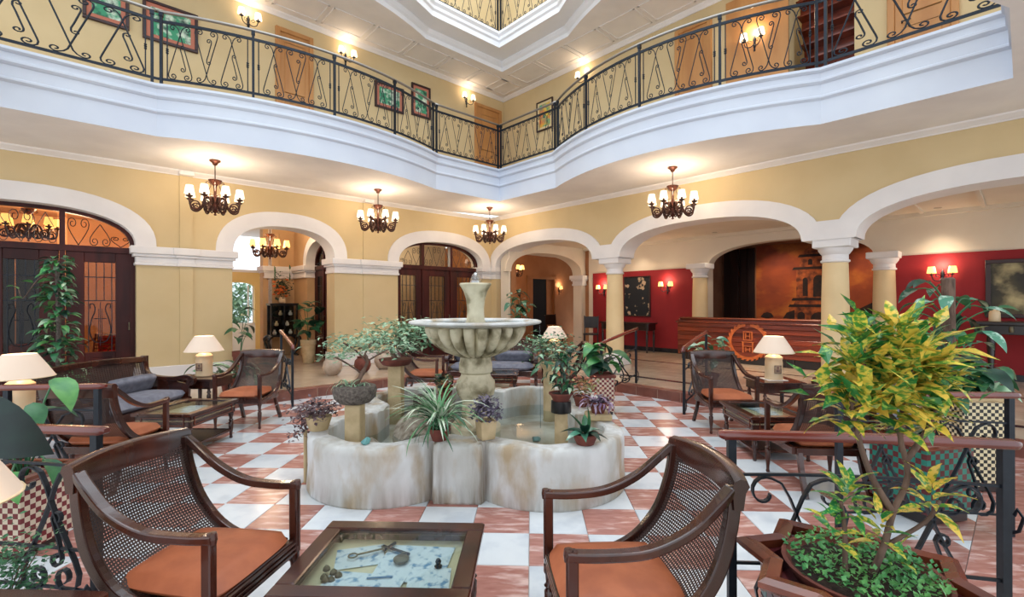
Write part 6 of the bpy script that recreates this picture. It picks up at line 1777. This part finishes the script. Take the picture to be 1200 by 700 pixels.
for _ in range(34):
    a = r_.uniform(0, 2 * PI); z = r_.uniform(1.05, 1.82); rad = r_.uniform(.18, .4)
    tip = Vector((rad * math.cos(a), rad * math.sin(a), z + r_.uniform(-.05, .1)))
    MB().tube(catmull([(.055 * math.cos(a), .055 * math.sin(a), z - .15), (rad * .6 * math.cos(a), rad * .6 * math.sin(a), z), tip], 3), .007, 5).build('petiole', LGREEN, ar)
    place('leaf', r_.choice(ARL), ar, mtx=orient(tip, (math.cos(a), math.sin(a), r_.uniform(-.5, .3)), r_.uniform(-.4, .4), r_.uniform(.7, 1.0)))
# plant behind the right cane chair (raised floor), plant behind the left chair, hall palm, plants by the far group
def bushy(label, loc, n_, L_, Wd, mats, spread, z0, z1, pr=.14, ph=.25, potm=TERRA, seed=1, el=(-.2, .8), name='potted_plant'):
    q_ = random.Random(seed); t = thing(name, label, 'plant', loc)
    pot(t, pr, ph, potm)
    ms = [leaf_mesh('leaf', L_, Wd, m_, droop=.8, n=6) for m_ in mats]
    for k in range(max(3, n_ // 6)):
        a = q_.uniform(0, 6.28); e_ = Vector((spread * math.cos(a), spread * math.sin(a), q_.uniform(z0, z1)))
        MB().tube(catmull([(0, 0, ph * .8), Vector((e_.x * .4, e_.y * .4, (ph + e_.z) / 2)), e_], 3), .006, 5).build('stem', LGREEN, t)
    leaves(t, [((q_.gauss(0, spread * .6), q_.gauss(0, spread * .6), q_.uniform(z0, z1)), rdir(q_, *el)) for _ in range(n_)], ms, q_)
    return t
bushy('pale leafed plant behind the right-hand cane chair', (2.95, 7.95, ZF), 26, .26, .10, [LPALE, LGREEN, LPEP], .22, .45, .85, seed=3)
bushy('long leafed green plant behind the left cane chair', (-4.75, 7.3, ZF), 40, .34, .06, [LGREEN, LDARK, LPALE], .28, .3, .5, seed=4, el=(-.1, .5))
bushy('broad leafed palm in a pot beside the middle arch', W(4.08, 11.55, ZF), 22, .36, .22, [LDARK, LGREEN], .2, .7, 1.35, .17, .55, SAND, seed=5, el=(.0, 1.2))
bushy('leafy plant standing by the far corner pier', W(8.85, 9.3, ZF), 44, .34, .12, [LDARK, LGREEN, LPEP], .2, .9, 1.7, .18, .4, seed=6)
ckp = tiled_planter('checkered_planter', 'red and white checkered planter beside the far step rail', (1.0, 6.82, 0), PI / 4, 4, .24, .55, MAROON, CREAMT, 8, 6, rimm=TERRA, checks=CK_RW)
bushy('spreading broad leafed plant in the far checkered planter', (1.0, 6.82, .425), 26, .36, .15, [LGREEN, LBRIGHT, LDARK], .2, .25, .55, .12, .12, seed=7, el=(-.2, .4))
bushy('dark leafed plant in the left hall doorway', W(2.35, 10.3, ZF), 12, .28, .12, [LDARK, LGREEN], .12, .7, 1.3, .13, .5, seed=8)
URN = mat('pale_clay', (196, 178, 160), (170, 150, 132), scale=6, rough=.6)
# clay urns on the raised floor by the middle arch
for k, (p, q, s) in enumerate(((3.75, 9.3, 1.0), (4.35, 9.25, .9), (4.9, 9.4, 1.05))):
    u_ = MB().lathe([(.09 * s, 0), (.15 * s, .06 * s), (.19 * s, .16 * s), (.17 * s, .27 * s), (.11 * s, .33 * s), (.13 * s, .36 * s), (.11 * s, .36 * s), (.09 * s, .32 * s)], 24).build('clay_urn', URN if k != 1 else TERRA, None, smooth=True, loc=W(p, q, ZF))
    tag(u_, ('pale round urn nearest the middle arch opening', 'reddish clay urn between two pale urns', 'pale round urn in front of the pier by the glazed doors')[k], 'urn', 'clay urns by the arcade')
# flowers on the cabinet
fl_ = thing('flower_arrangement', 'orange flower arrangement on the black cabinet', 'flowers', W(4.12, 13.6, ZF + 1.42))
MB().lathe([(.06, 0), (.09, .03), (.08, .14), (.06, .17)], 16).build('vase', CERAM, fl_, smooth=True)
leaf_stuff(fl_, [(Vector((r_.gauss(0, .11), r_.gauss(0, .07), .42 + r_.gauss(0, .16))), rdir(r_, -.6, .9)) for _ in range(260)], .09, .05, LDARK, r_)
FLW = mat('orange_flower', (226, 128, 56), (206, 96, 44), scale=20, rough=.7)
fm = MB().lathe([(.0, -.02), (.03, -.015), (.045, .01), (.03, .03), (.0, .025)], 8).mesh('flower', FLW, smooth=2)
for _ in range(22): place('flower', fm, fl_, (r_.gauss(0, .11), r_.gauss(-.05, .07), .42 + r_.gauss(0, .15)))
for sx in (-1, 1): leaves(fl_, [((sx * .2, 0, .55 + .06 * k), (sx * .1, 0, 1)) for k in range(7)], [leaf_mesh('leaf', .12, .05, LGREEN)], r_)
